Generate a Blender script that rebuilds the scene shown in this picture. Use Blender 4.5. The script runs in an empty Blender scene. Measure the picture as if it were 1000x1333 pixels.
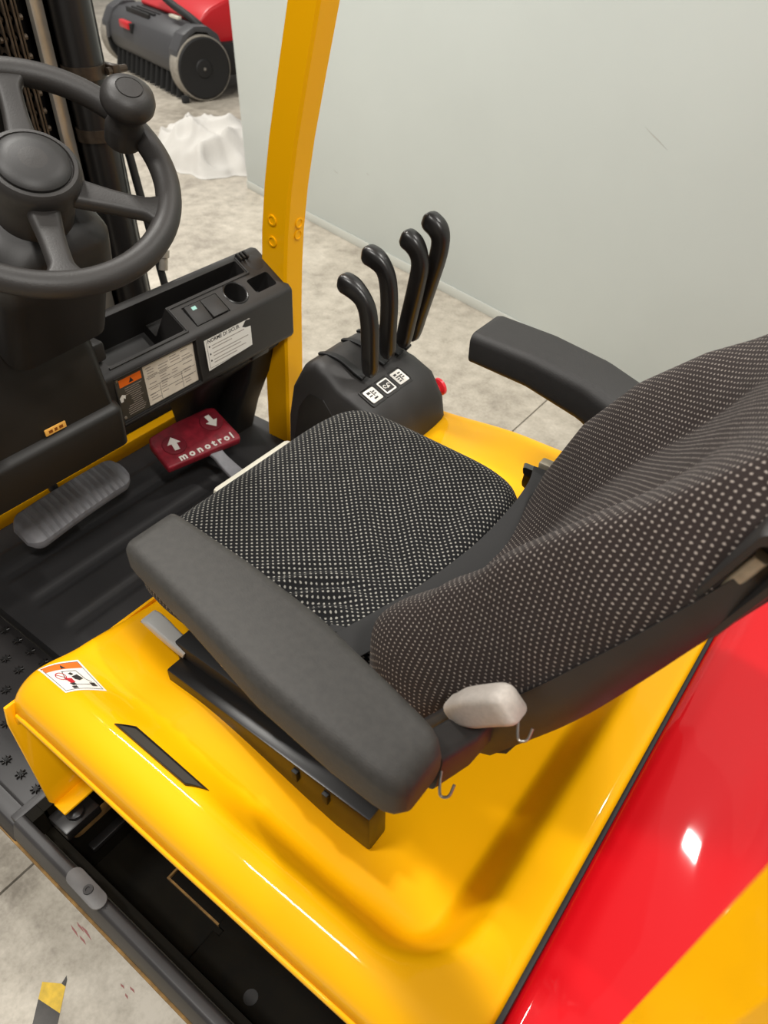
import bpy, bmesh, math, random
from mathutils import Vector, Matrix, noise
from math import sin, cos, pi, radians, sqrt, atan2, hypot
random.seed(7)
sc = bpy.context.scene
COL = sc.collection

# ------------------------------------------------------------------ camera, world, lights, exposure
def make_camera():
    cd = bpy.data.cameras.new('camera'); co = bpy.data.objects.new('camera', cd); COL.objects.link(co)
    PHI, AZ, ROLL = radians(41), radians(53.4), radians(0.9)
    f = Vector((cos(PHI)*cos(AZ), -cos(PHI)*sin(AZ), -sin(PHI)))
    r = f.cross(Vector((0, 0, 1))).normalized(); u = r.cross(f)
    r, u = cos(ROLL)*r+sin(ROLL)*u, -sin(ROLL)*r+cos(ROLL)*u
    m = Matrix((r, u, -f)).transposed().to_4x4(); m.translation = Vector((0, 0, 1.7))
    co.matrix_world = m
    cd.sensor_fit = 'VERTICAL'; cd.sensor_height = 36.0; cd.sensor_width = 27.0
    cd.lens = 980.0/1333.0*36.0
    cd.clip_start = .02; cd.clip_end = 100
    cd.dof.use_dof = True; cd.dof.focus_distance = 1.22; cd.dof.aperture_fstop = 7.0
    sc.camera = co
make_camera()

w = bpy.data.worlds.new('world'); sc.world = w; w.use_nodes = True
bg = w.node_tree.nodes['Background']; bg.inputs[0].default_value = (1.0, .97, .93, 1); bg.inputs[1].default_value = .30

def area(name, loc, sx, sy, power, col=(1, .97, .915), rot=(0, 0, 0)):
    ld = bpy.data.lights.new(name, 'AREA'); ld.shape = 'RECTANGLE'; ld.size = sx; ld.size_y = sy
    ld.energy = power; ld.color = col
    o = bpy.data.objects.new(name, ld); COL.objects.link(o); o.location = loc; o.rotation_euler = rot
    return o
# rows of ceiling luminaires of the hall
for i, (lx, ly, pw) in enumerate([(-1.9, .5, 105), (1.5, .9, 60), (-.5, -2.95, 50), (2.6, -1.4, 75), (5.6, -.6, 90), (6.2, -2.2, 80), (8.6, -5.2, 90), (8.2, -9.0, 60)]):
    area('ceiling_luminaire_light', (lx, ly, 4.6), .9 if i != 2 else .3, .3 if i != 2 else .12, pw*1.25)
vs = sc.view_settings
vs.view_transform = 'Standard'; vs.look = 'None'; vs.gamma = 1.0; vs.use_curve_mapping = False
vs.exposure = 0.22

# ------------------------------------------------------------------ materials
def srgb(r, g, b):
    def c(v):
        v /= 255.
        return v/12.92 if v <= .04045 else ((v+.055)/1.055)**2.4
    return (c(r), c(g), c(b), 1)
MATS = {}
def mat(name, col, rough=.5, metal=0, spec=.5, coat=0, var=0, vscale=20, bump=0, bscale=200, bdist=.001, coat_rough=.05):
    m = bpy.data.materials.new(name); m.use_nodes = True
    nt = m.node_tree; b = nt.nodes['Principled BSDF']
    b.inputs['Base Color'].default_value = col; b.inputs['Roughness'].default_value = rough
    b.inputs['Metallic'].default_value = metal; b.inputs['Specular IOR Level'].default_value = spec
    b.inputs['Coat Weight'].default_value = coat; b.inputs['Coat Roughness'].default_value = coat_rough
    if var or bump:
        tc = nt.nodes.new('ShaderNodeTexCoord')
    if var:
        n = nt.nodes.new('ShaderNodeTexNoise'); n.inputs['Scale'].default_value = vscale; n.inputs['Detail'].default_value = 6
        nt.links.new(tc.outputs['Object'], n.inputs['Vector'])
        r = nt.nodes.new('ShaderNodeValToRGB')
        lo = [max(0, c*(1-var)) for c in col[:3]]+[1]; hi = [min(1, c*(1+var)) for c in col[:3]]+[1]
        r.color_ramp.elements[0].color = lo; r.color_ramp.elements[1].color = hi
        r.color_ramp.elements[0].position = .3; r.color_ramp.elements[1].position = .7
        nt.links.new(n.outputs['Fac'], r.inputs['Fac']); nt.links.new(r.outputs['Color'], b.inputs['Base Color'])
        rr = nt.nodes.new('ShaderNodeMapRange'); rr.inputs['To Min'].default_value = max(.02, rough-.1*min(1, var*2)); rr.inputs['To Max'].default_value = min(1, rough+.1*min(1, var*2))
        nt.links.new(n.outputs['Fac'], rr.inputs['Value']); nt.links.new(rr.outputs['Result'], b.inputs['Roughness'])
    if bump:
        n2 = nt.nodes.new('ShaderNodeTexNoise'); n2.inputs['Scale'].default_value = bscale; n2.inputs['Detail'].default_value = 3
        nt.links.new(tc.outputs['Object'], n2.inputs['Vector'])
        bp = nt.nodes.new('ShaderNodeBump'); bp.inputs['Strength'].default_value = bump; bp.inputs['Distance'].default_value = bdist
        nt.links.new(n2.outputs['Fac'], bp.inputs['Height']); nt.links.new(bp.outputs['Normal'], b.inputs['Normal'])
    MATS[name] = m
    return m
YEL = mat('yellow_paint', srgb(251, 181, 0), .55, spec=.12, coat=.35, bump=.02, bscale=60, coat_rough=.045)
RED = mat('red_paint', srgb(204, 4, 18), .5, spec=.15, coat=.45, bump=.03, bscale=9, coat_rough=.04)
BLK = mat('black_plastic', srgb(33, 31, 30), .5, var=.12, vscale=30, bump=.25, bscale=700, bdist=.0005)
BLK2 = mat('black_smooth_plastic', srgb(25, 23, 22), .33)
BLKD = mat('black_matte', srgb(17, 16, 16), .65)
CAV = mat('cavity_black', srgb(13, 13, 13), .6)  # plain black of the dash leg; elsewhere stands for shade in slots and holes
COWL = mat('cowl_plastic', srgb(27, 24, 21), .45, var=.1, vscale=12, bump=.2, bscale=600, bdist=.0004)
DASHM = mat('dash_plastic', srgb(38, 36, 35), .52, var=.1, vscale=25, bump=.25, bscale=700, bdist=.0004)
ARM = mat('worn_grey_vinyl', srgb(55, 53, 50), .62, var=.16, vscale=120, bump=.4, bscale=500, bdist=.0008)
ARMR = mat('dark_vinyl', srgb(33, 31, 30), .6, var=.1, vscale=90, bump=.4, bscale=500, bdist=.0008)
WHL = mat('wheel_rubber', srgb(40, 37, 35), .5, var=.22, vscale=14, bump=.4, bscale=400, bdist=.0006)
MAT = mat('floor_mat_rubber', srgb(38, 37, 38), .6, var=.15, vscale=9, bump=.3, bscale=300, bdist=.0006)
STEEL = mat('black_painted_steel', srgb(42, 40, 40), .45, var=.12, vscale=15, bump=.15, bscale=200, bdist=.0005)
STEELG = mat('grey_steel', srgb(88, 86, 85), .45, var=.1, vscale=60)
SLOTG = mat('slot_grey', srgb(62, 58, 52), .5)
COMP = mat('dark_grimy_steel', srgb(15, 12, 6), .75, spec=.12, var=.4, vscale=18, bump=.3, bscale=80, bdist=.001)
RUST = mat('ochre_rust', srgb(120, 90, 45), .8, var=.4, vscale=60)
PED = mat('grey_rubber', srgb(136, 136, 141), .5, var=.15, vscale=40, bump=.2, bscale=500, bdist=.0004)
PRED = mat('worn_red_rubber', srgb(136, 26, 42), .5, var=.28, vscale=55, bump=.25, bscale=250, bdist=.0006)
PREDD = mat('dark_red_rubber', srgb(118, 26, 40), .5, var=.15, vscale=55)
WHT = mat('white_print', srgb(232, 228, 220), .55)
CREAM = mat('cream_plastic', srgb(205, 200, 184), .5)
LGREY = mat('light_grey_plastic', srgb(176, 168, 160), .5, var=.08, vscale=200, bump=.6, bscale=900, bdist=.0006)
GREYP = mat('grey_plastic', srgb(178, 177, 173), .5)
STOP = mat('stop_red', srgb(222, 40, 54), .35, coat=.3)
ORG = mat('orange_print', srgb(240, 110, 24), .5)
AMB = mat('amber_badge', srgb(236, 176, 84), .4)
AMBD = mat('amber_dark', srgb(130, 70, 12), .5)
DARKP = mat('dark_print', srgb(44, 40, 38), .6)
GREYPR = mat('grey_print', srgb(150, 140, 130), .6)
REDP = mat('red_print', srgb(190, 30, 40), .6)
PLT = mat('plate_silver', srgb(216, 206, 190), .42, var=.1, vscale=30)
PLTD = mat('plate_dark', srgb(70, 66, 58), .5)
CHROME = mat('bright_steel', srgb(168, 161, 150), .35, metal=.6, var=.2, vscale=14)
WIRE = mat('zinc_wire', srgb(150, 146, 140), .35, metal=.8)
MAST = mat('mast_black', srgb(17, 15, 13), .4, var=.25, vscale=10)
CHAIN = mat('oily_chain', srgb(66, 56, 46), .38, metal=.5, var=.35, vscale=40)
BELT = mat('belt_webbing', srgb(26, 25, 25), .75, bump=.5, bscale=900, bdist=.0006)
GASK = mat('black_gasket', srgb(22, 21, 21), .6)
CLOTH = mat('white_cotton', srgb(196, 193, 187), .9, bump=.3, bscale=60, bdist=.004)
MOWG = mat('mower_grey', srgb(62, 62, 64), .5)
MOWT = mat('mower_tread', srgb(140, 134, 124), .8, var=.2, vscale=30)
MOWR = mat('mower_red', srgb(200, 24, 34), .35)
BRUSH = mat('brush_black', srgb(26, 26, 26), .8)
METALB = mat('beige_metal', srgb(150, 142, 124), .5, metal=.3, var=.12, vscale=120)
TEAL = mat('pale_teal_print', srgb(150, 200, 190), .5)

def fabric(name, base, dot, scale, thr, rot=pi/4, stretch=1.0, bumpd=.0006):
    m = bpy.data.materials.new(name); m.use_nodes = True; nt = m.node_tree; b = nt.nodes['Principled BSDF']
    b.inputs['Roughness'].default_value = .95; b.inputs['Specular IOR Level'].default_value = .15
    b.inputs['Sheen Weight'].default_value = .05
    uv = nt.nodes.new('ShaderNodeUVMap'); mp = nt.nodes.new('ShaderNodeMapping')
    mp.inputs['Rotation'].default_value = (0, 0, rot); mp.inputs['Scale'].default_value = (scale, scale*stretch, 1)
    wn = nt.nodes.new('ShaderNodeTexNoise'); wn.inputs['Scale'].default_value = 260
    mix = nt.nodes.new('ShaderNodeMixRGB'); mix.blend_type = 'LINEAR_LIGHT'; mix.inputs['Fac'].default_value = .0012
    nt.links.new(uv.outputs[0], mix.inputs['Color1']); nt.links.new(wn.outputs['Color'], mix.inputs['Color2'])
    nt.links.new(uv.outputs[0], wn.inputs['Vector'])
    nt.links.new(mix.outputs[0], mp.inputs['Vector'])
    v = nt.nodes.new('ShaderNodeTexVoronoi'); v.voronoi_dimensions = '2D'; v.inputs['Scale'].default_value = 1; v.inputs['Randomness'].default_value = 0
    nt.links.new(mp.outputs[0], v.inputs['Vector'])
    r = nt.nodes.new('ShaderNodeValToRGB')
    r.color_ramp.elements[0].position = thr; r.color_ramp.elements[0].color = dot
    r.color_ramp.elements[1].position = thr+.1; r.color_ramp.elements[1].color = base
    nt.links.new(v.outputs['Distance'], r.inputs['Fac']); nt.links.new(r.outputs[0], b.inputs['Base Color'])
    bp = nt.nodes.new('ShaderNodeBump'); bp.inputs['Strength'].default_value = .5; bp.inputs['Distance'].default_value = bumpd; bp.invert = True
    nt.links.new(v.outputs['Distance'], bp.inputs['Height']); nt.links.new(bp.outputs[0], b.inputs['Normal'])
    return m
FABC = fabric('cushion_fabric', srgb(24, 24, 25), srgb(142, 139, 132), 130, .16)
FABB = fabric('backrest_fabric', srgb(44, 37, 35), srgb(140, 131, 124), 158, .13)

def concrete():
    m = bpy.data.materials.new('polished_concrete'); m.use_nodes = True; nt = m.node_tree; b = nt.nodes['Principled BSDF']
    tc = nt.nodes.new('ShaderNodeTexCoord')
    def noi(s, d=8, ro=.6):
        n = nt.nodes.new('ShaderNodeTexNoise'); n.inputs['Scale'].default_value = s; n.inputs['Detail'].default_value = d; n.inputs['Roughness'].default_value = ro
        nt.links.new(tc.outputs['Object'], n.inputs['Vector']); return n
    n1, n2, n3 = noi(2.2), noi(14), noi(90, 4)
    def mul(a, bb, f):
        mx = nt.nodes.new('ShaderNodeMixRGB'); mx.blend_type = 'MIX'; mx.inputs['Fac'].default_value = f
        nt.links.new(a, mx.inputs['Color1']); nt.links.new(bb, mx.inputs['Color2']); return mx.outputs[0]
    o = mul(mul(n1.outputs['Fac'], n2.outputs['Fac'], .45), n3.outputs['Fac'], .2)
    r = nt.nodes.new('ShaderNodeValToRGB')
    r.color_ramp.elements[0].position = .38; r.color_ramp.elements[0].color = srgb(136, 128, 116)
    r.color_ramp.elements[1].position = .62; r.color_ramp.elements[1].color = srgb(196, 188, 174)
    e = r.color_ramp.elements.new(.5); e.color = srgb(172, 164, 150)
    nt.links.new(o, r.inputs['Fac']); nt.links.new(r.outputs[0], b.inputs['Base Color'])
    b.inputs['Roughness'].default_value = .42; b.inputs['Specular IOR Level'].default_value = .4
    bp = nt.nodes.new('ShaderNodeBump'); bp.inputs['Strength'].default_value = .15; bp.inputs['Distance'].default_value = .003
    nt.links.new(n2.outputs['Fac'], bp.inputs['Height']); nt.links.new(bp.outputs[0], b.inputs['Normal'])
    return m
CONC = concrete()
WALL = mat('grey_green_panel', srgb(196, 202, 198), .38, var=.025, vscale=1.5, spec=.4)
WALLB = mat('panel_base_rail', srgb(190, 192, 184), .4)
SCUFF = mat('scuff_mark', srgb(176, 177, 171), .6)
PAINTRED = mat('faded_red_paint', srgb(150, 96, 92), .6)
TAPEY = mat('tape_yellow', srgb(214, 176, 46), .5, var=.18, vscale=60)
TAPEB = mat('tape_black', srgb(58, 54, 50), .5, var=.2, vscale=60)

# ------------------------------------------------------------------ mesh helpers
WLOC = {}
class G:
    """collects geometry (world coordinates) with material slots"""
    def __init__(self): self.v = []; self.f = []; self.m = []; self.uv = {}
    def add(self, vf, mi=0):
        v, f = vf; o = len(self.v)
        self.v += [tuple(p) for p in v]; self.f += [tuple(i+o for i in q) for q in f]; self.m += [mi]*len(f)
        return self
    def build(self, name, mats, parent=None, ang=35, uvs=None, origin=None, fix=True, label=None):
        if not isinstance(mats, (list, tuple)): mats = [mats]
        V = self.v
        if origin is None:
            lo = [min(p[i] for p in V) for i in range(3)]; hi = [max(p[i] for p in V) for i in range(3)]
            c = Vector(((lo[0]+hi[0])/2, (lo[1]+hi[1])/2, lo[2]))
        else: c = Vector(origin)
        me = bpy.data.meshes.new(name)
        me.from_pydata([tuple(Vector(p)-c) for p in V], [], self.f)
        for m in mats: me.materials.append(m)
        for p, mi in zip(me.polygons, self.m): p.material_index = mi
        if uvs:
            l = me.uv_layers.new(name='UVMap')
            for lp in me.loops: l.data[lp.index].uv = uvs[lp.vertex_index]
        if fix:
            bm = bmesh.new(); bm.from_mesh(me); bmesh.ops.recalc_face_normals(bm, faces=bm.faces); bm.to_mesh(me); bm.free()
        me.shade_smooth()
        me.set_sharp_from_angle(angle=radians(ang))
        o = bpy.data.objects.new(name, me); COL.objects.link(o)
        setparent(o, parent, c)
        if label: o['label'] = label
        return o
def setparent(o, parent, c):
    c = Vector(c); WLOC[o.name] = c
    if parent: o.parent = parent; o.location = c-WLOC[parent.name]
    else: o.location = c
def thing(name, loc, label, cat, group=None):
    o = bpy.data.objects.new(name, None); COL.objects.link(o); o.location = loc; WLOC[o.name] = Vector(loc); o.empty_display_size = .1
    o['label'] = label; o['category'] = cat
    if group: o['group'] = group
    return o
def tag(o, label, cat, group=None):
    o['label'] = label; o['category'] = cat
    if group: o['group'] = group
    return o
def copyobj(o, parent, wloc):
    c = o.copy(); COL.objects.link(c); setparent(c, parent, wloc); return c

def beveled(v, f, r, seg=2, ang=25):
    if r <= 0: return v, f
    bm = bmesh.new(); bv = [bm.verts.new(p) for p in v]; bm.verts.ensure_lookup_table()
    for q in f:
        try: bm.faces.new([bv[i] for i in q])
        except ValueError: pass
    bmesh.ops.recalc_face_normals(bm, faces=bm.faces)
    ed = [e for e in bm.edges if len(e.link_faces) == 2 and e.calc_face_angle(0) > radians(ang)]
    bmesh.ops.bevel(bm, geom=ed, offset=r, segments=seg, affect='EDGES', clamp_overlap=True, profile=.5)
    bm.verts.index_update()
    v2 = [tuple(x.co) for x in bm.verts]; f2 = [tuple(x.index for x in q.verts) for q in bm.faces]; bm.free()
    return v2, f2
def box(x0, x1, y0, y1, z0, z1, r=0, seg=2):
    v = [(x, y, z) for x in (x0, x1) for y in (y0, y1) for z in (z0, z1)]
    f = [(0, 1, 3, 2), (4, 6, 7, 5), (0, 4, 5, 1), (2, 3, 7, 6), (0, 2, 6, 4), (1, 5, 7, 3)]
    return beveled(v, f, r, seg)
def fbox(fr, a0, a1, b0, b1, c0, c1, r=0, seg=2):
    """box in frame fr=(o,ex,ey,ez)"""
    v, f = box(a0, a1, b0, b1, c0, c1, r, seg); return tf(fr, v), f
def tf(fr, v):
    o, ex, ey, ez = fr
    return [tuple(o+ex*p[0]+ey*p[1]+ez*p[2]) for p in v]
def prism(poly, fr, c0, c1, r=0, seg=2):
    n = len(poly)
    v = [(p[0], p[1], c0) for p in poly]+[(p[0], p[1], c1) for p in poly]
    f = [tuple(range(n-1, -1, -1)), tuple(range(n, 2*n))]+[(i, (i+1) % n, n+(i+1) % n, n+i) for i in range(n)]
    v, f = beveled(v, f, r, seg)
    return tf(fr, v), f
def frame(o, ex, ey):
    ex = Vector(ex).normalized(); ey = Vector(ey); ey = (ey-ex*ey.dot(ex)).normalized()
    return (Vector(o), ex, ey, ex.cross(ey))
FW = (Vector((0, 0, 0)), Vector((1, 0, 0)), Vector((0, 1, 0)), Vector((0, 0, 1)))
FXZ = (Vector((0, 0, 0)), Vector((1, 0, 0)), Vector((0, 0, 1)), Vector((0, 1, 0)))   # poly in x,z ; extrude along y
FYZ = (Vector((0, 0, 0)), Vector((0, 1, 0)), Vector((0, 0, 1)), Vector((1, 0, 0)))
def loft(rings, cap=True, closed=True):
    n = len(rings[0]); v = [p for r in rings for p in r]; f = []
    for k in range(len(rings)-1):
        for i in range(n if closed else n-1):
            j = (i+1) % n
            f.append((k*n+i, k*n+j, (k+1)*n+j, (k+1)*n+i))
    if cap:
        f.append(tuple(range(n-1, -1, -1))); b = (len(rings)-1)*n; f.append(tuple(range(b, b+n)))
    return v, f
def rrect(w, h, r, n=4):
    out = []
    for cx, cy, a0 in ((w/2-r, h/2-r, 0), (-w/2+r, h/2-r, pi/2), (-w/2+r, -h/2+r, pi), (w/2-r, -h/2+r, 3*pi/2)):
        for i in range(n+1):
            a = a0+pi/2*i/n; out.append((cx+r*cos(a), cy+r*sin(a)))
    return out
def circ(r, n=16): return [(r*cos(2*pi*i/n), r*sin(2*pi*i/n)) for i in range(n)]
def smooth_path(pts, n=6):
    P = [Vector(p) for p in pts]; out = []
    Q = [P[0]*2-P[1]]+P+[P[-1]*2-P[-2]]
    for i in range(1, len(Q)-2):
        a, b, c, d = Q[i-1], Q[i], Q[i+1], Q[i+2]
        for k in range(n):
            t = k/n
            out.append(.5*((2*b)+(c-a)*t+(2*a-5*b+4*c-d)*t*t+(3*b-a-3*c+d)*t**3))
    out.append(P[-1]); return out
def sweep(path, sec, up=(0, 0, 1), cap=True, ends=False):
    """sec: 2D list or function(t)->2D list; first coord along side, second along up"""
    path = [Vector(p) for p in path]; up = Vector(up); rings = []
    for i, p in enumerate(path):
        t = (path[min(i+1, len(path)-1)]-path[max(i-1, 0)]).normalized()
        s = t.cross(up)
        if s.length < 1e-4: s = t.cross(Vector((1, 0, 0)))
        s.normalize(); u = s.cross(t)
        q = sec(i/(len(path)-1)) if callable(sec) else sec
        rings.append([tuple(p+s*a+u*b) for a, b in q])
    return loft(rings, cap)
def tube(path, r, n=12, up=(0, 0, 1)): return sweep(path, circ(r, n), up)
def lathe(fr, prof, n=24, cap=True):
    """prof: list of (radius, height along ez)"""
    o, ex, ey, ez = fr
    rings = [[tuple(o+ex*(r*cos(2*pi*i/n))+ey*(r*sin(2*pi*i/n))+ez*h) for i in range(n)] for r, h in prof]
    return loft(rings, cap)
def grid(nu, nv, fn):
    v = [tuple(fn(i/(nu-1), j/(nv-1))) for i in range(nu) for j in range(nv)]
    f = [(i*nv+j, (i+1)*nv+j, (i+1)*nv+j+1, i*nv+j+1) for i in range(nu-1) for j in range(nv-1)]
    return v, f
def text(s, size, fr, depth=.0006, bold=0, c0=0, align='CENTER', spacing=1.0):
    cu = bpy.data.curves.new('t', 'FONT'); cu.body = s; cu.size = size; cu.extrude = depth/2; cu.offset = bold; cu.resolution_u = 2
    cu.align_x = align; cu.align_y = 'CENTER'; cu.space_character = spacing
    o = bpy.data.objects.new('t', cu); COL.objects.link(o)
    dg = bpy.context.evaluated_depsgraph_get(); me = o.evaluated_get(dg).to_mesh()
    v = [(p.co.x, p.co.y, p.co.z+c0+depth/2) for p in me.vertices]; f = [tuple(p.vertices) for p in me.polygons]
    o.evaluated_get(dg).to_mesh_clear(); bpy.data.objects.remove(o); bpy.data.curves.remove(cu)
    return tf(fr, v), f
def boolean_cut(vf, cutters):
    def tmp(v, f):
        me = bpy.data.meshes.new('tmp'); me.from_pydata([tuple(p) for p in v], [], f)
        bm = bmesh.new(); bm.from_mesh(me); bmesh.ops.recalc_face_normals(bm, faces=bm.faces); bm.to_mesh(me); bm.free()
        o = bpy.data.objects.new('tmp', me); COL.objects.link(o); return o
    b = tmp(*vf); cs = []
    for c in cutters:
        co = tmp(*c); cs.append(co)
        md = b.modifiers.new('b', 'BOOLEAN'); md.object = co; md.operation = 'DIFFERENCE'; md.solver = 'EXACT'
    dg = bpy.context.evaluated_depsgraph_get(); dg.update()
    me = bpy.data.meshes.new_from_object(b.evaluated_get(dg))
    v = [tuple(p.co) for p in me.vertices]; f = [tuple(p.vertices) for p in me.polygons]
    bpy.data.meshes.remove(me)
    for o in [b]+cs:
        m = o.data; bpy.data.objects.remove(o); bpy.data.meshes.remove(m)
    return v, f
def sst(a, b, t):
    t = (t-a)/(b-a); t = 0 if t < 0 else 1 if t > 1 else t
    return t*t*(3-2*t)
def lerp_tab(tab, x):
    if x <= tab[0][0]: return tab[0][1]
    for (a, b), (c, d) in zip(tab, tab[1:]):
        if x <= c: return b+(d-b)*(x-a)/(c-a)
    return tab[-1][1]
def nz(x, y, z=0): return noise.noise(Vector((x, y, z)))

# ------------------------------------------------------------------ the hall: floor slabs, partition
def build_floor():
    g = G().add(box(-6, 16, -14, 6, -.08, -.012)); fl = g.build('floor', GASK); fl['kind'] = 'structure'
    xs = [-6, -2.9, 1.06, 5.1, 9.1, 16]; ys = [-14, -9.4, -5.75, -2.05, 1.6, 6]
    for i in range(5):
        for j in range(5):
            G().add(box(xs[i]+.003, xs[i+1]-.003, ys[j]+.003, ys[j+1]-.003, -.012, 0)).build('concrete_slab', CONC, fl, origin=(0, 0, -.012))
    return fl
floor = build_floor()
def wall_all():
    a, b = Vector((3.915, -3.661, 0)), Vector((.738, -2.816, 0))
    ex = (b-a).normalized(); ez = Vector((0, 0, 1)); ey = ez.cross(ex)      # ey : to the truck side?
    if ey.y < 0: ey = -ey
    fr = (a, ex, ey, ez)
    wl = G().add(fbox(fr, 0, 9, -.1, -.006, 0, 3.2, .004)).build('wall_right', WALL); wl['kind'] = 'structure'
    bb = G().add(fbox(fr, 0, 9, -.0055, 0, 0, .052, .002)).build('baseboard_right', WALLB); bb['kind'] = 'structure'
    for (s, z, l, an) in ((1.05, .36, .05, -.3), (3.05, .96, .13, -.45), (1.35, .42, .02, -.6)):
        o = fr[0]+ex*s+ez*z+ey*(-.0058)
        e1 = ex*cos(an)+ez*sin(an); f2 = frame(o, e1, -ex*sin(an)+ez*cos(an))
        pts = [(-l/2, 0), (-l*.1, -.002), (l/2, .001), (l*.1, .0035)]
        n = f2[3] if f2[3].dot(ey) > 0 else -f2[3]
        G().add(prism(pts, (f2[0], f2[1], f2[2], n), 0, .0004)).build('scuff', SCUFF, wl)
wall_all()
def tape_strip():
    a, b = Vector((.822, -.029, .0004)), Vector((.60, .22, .0004))
    ex = (b-a).normalized(); fr = frame(a, ex, Vector((0, 0, 1)).cross(ex)); h = .024; g = G()
    g.add(prism([(0, -h), (.006, h*.6), (.012, h), (.058, h), (.03, -h)], fr, 0, .0005), 0)
    s = .03
    k = 0
    while s < .34:
        g.add(prism([(s, -h), (s+.028, h), (s+.073, h), (s+.045, -h)], fr, 0, .0005), 1 if k % 2 == 0 else 0)
        s += .045; k += 1
    g.add(prism([(.006, h*.62), (-.008, h*.9), (.0, h), (.012, h)], fr, 0, .0005), 1)
    o = g.build('hazard_tape', [TAPEY, TAPEB]); tag(o, 'worn yellow and black striped hazard tape stuck on the concrete floor', 'tape')
tape_strip()
def red_smears():
    for (x, y, n, L) in ((.868, -.114, 5, .05), (.711, -.109, 3, .02)):
        g = G()
        for i in range(n):
            a = random.uniform(.2, .9); o = Vector((x+random.uniform(-.02, .02), y+random.uniform(-.012, .012), .0002+i*.00004))
            fr = frame(o, (-cos(a), sin(a)*.2, 0), (0, 1, 0)); fr = (fr[0], fr[1], fr[2], Vector((0, 0, 1)))
            l = L*random.uniform(.5, 1); g.add(prism([(0, 0), (l*.3, .0022), (l, .0006), (l*.6, -.0018)], fr, 0, .0003))
        g.build('paint_smear', PAINTRED, floor)
red_smears()

# ------------------------------------------------------------------ forklift root
FORK = thing('forklift', (.6, -.74, 0), 'yellow and red counterbalance forklift with empty operator seat and control levers', 'forklift')

# --- hood -----------------------------------------------------------------------
XR, XF, YL, YR = .047, .845, -.195, -1.282
def roll(d, R, drop):
    if d >= R: return 0
    t = (R-d)/R; return -drop*(1-sqrt(max(0, 1-t*t)))
def hood_z(x, y):
    z = .765
    dl, dr, db, df = YL-y, y-YR, x-XR, XF-x
    z += .012*sst(.10, .02, dl-.03)*sst(.45, .8, x)
    z += -.022*sst(-.30, -.48, y)*sst(.55, .8, x)
    # pan: shallow beside the seat, deep behind it
    px0, py0, rad = .098, -.252, .105
    qx, qy = x-px0, py0-y
    if qx < rad and qy < rad: d = rad-hypot(rad-qx, rad-qy)
    else: d = min(qx, qy)
    d = min(d, y-(YR+.055))
    t = min(1, max(0, d/.074)); t = .55*t*t*(3-2*t)+.45*sst(.08, .92, t)
    depth = t*(.026+.070*sst(.64, .28, x))*sst(.88, .70, x)
    rt = sst(-.84, -1.0, y)*sst(.2, .36, x)
    depth *= 1-.95*rt
    z -= depth
    z += roll(dl, .055, .055)+roll(dr, .05, .05)+roll(df, .035, .035)+roll(db, .012, .006)
    return z
def build_hood():
    nu, nv = 110, 140
    def yy(v):   # denser near both sides
        return YL+(YR-YL)*v
    def fn(u, v):
        x = XR+(XF-XR)*(1-(1-u)**1.15 if False else u); y = yy(v)
        # round the plan corners at the front
        return (x, y, hood_z(x, y))
    v, f = grid(nu, nv, fn)
    g = G().add((v, f))
    o = g.build('engine_hood', YEL, FORK, ang=60, label='glossy yellow moulded hood with deep rear pan under the seat')
    md = o.modifiers.new('thick', 'SOLIDIFY'); md.thickness = .005; md.offset = -1
    # edge lip on left
    path = [(x, YL, hood_z(x, YL)-.004) for x in [XR+(XF-XR)*i/40 for i in range(41)]]
    G().add(sweep(path, rrect(.008, .012, .003), (0, 0, 1))).build('hood_edge', YEL, o)
    # front panel hanging below the front edge
    g = G()
    pts = [(-.186, .735), (-.180, .70), (-.178, .47), (-.186, .452), (-1.27, .452), (-1.27, .735)]
    g.add(prism(pts, FYZ, .836, .842, .0015))
    g.add(box(.806, .838, -.30, -.182, .452, .458, .002))
    fp = g.build('front_panel', YEL, o)
    G().add(lathe(frame((.822, -.262, .458), (1, 0, 0), (0, 1, 0)), [(.009, 0), (.009, .003), (.006, .006), (0.001, .006)], 12)).build('bolt', YEL, o)
    # surface slot on the inside of the rim
    cs = [(.660, -.2585), (.638, -.278), (.490, -.2765), (.514, -.2585)]
    def sp(p, dz=0): return Vector((p[0], p[1], hood_z(p[0], p[1])+dz))
    cx = sum(p[0] for p in cs)/4; cy = sum(p[1] for p in cs)/4
    def ring(k, dz, n=12):
        out = []
        for i in range(4):
            a, b = cs[i], cs[(i+1) % 4]
            for t in range(n):
                q = (a[0]+(b[0]-a[0])*t/n, a[1]+(b[1]-a[1])*t/n)
                # inset by absolute distance
                kx = (q[0]-cx); ky = (q[1]-cy)
                q = (cx+kx*(1-k/.095), cy+ky*(1-k/.0117))
                out.append(tuple(sp(q, dz)))
        return out
    g = G().add(loft([ring(-.0, -.004), ring(0, .0015), ring(.0008, .0035), ring(.0028, .0035), ring(.0032, .002), ring(.0034, .0006)], cap=False))
    s = g.build('slot_frame', BLK2, o)
    G().add(loft([ring(.0033, .0004), ring(.0036, .0008)], cap=True)).build('slot_floor', SLOTG, o)
    return o
HOOD = build_hood()
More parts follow.
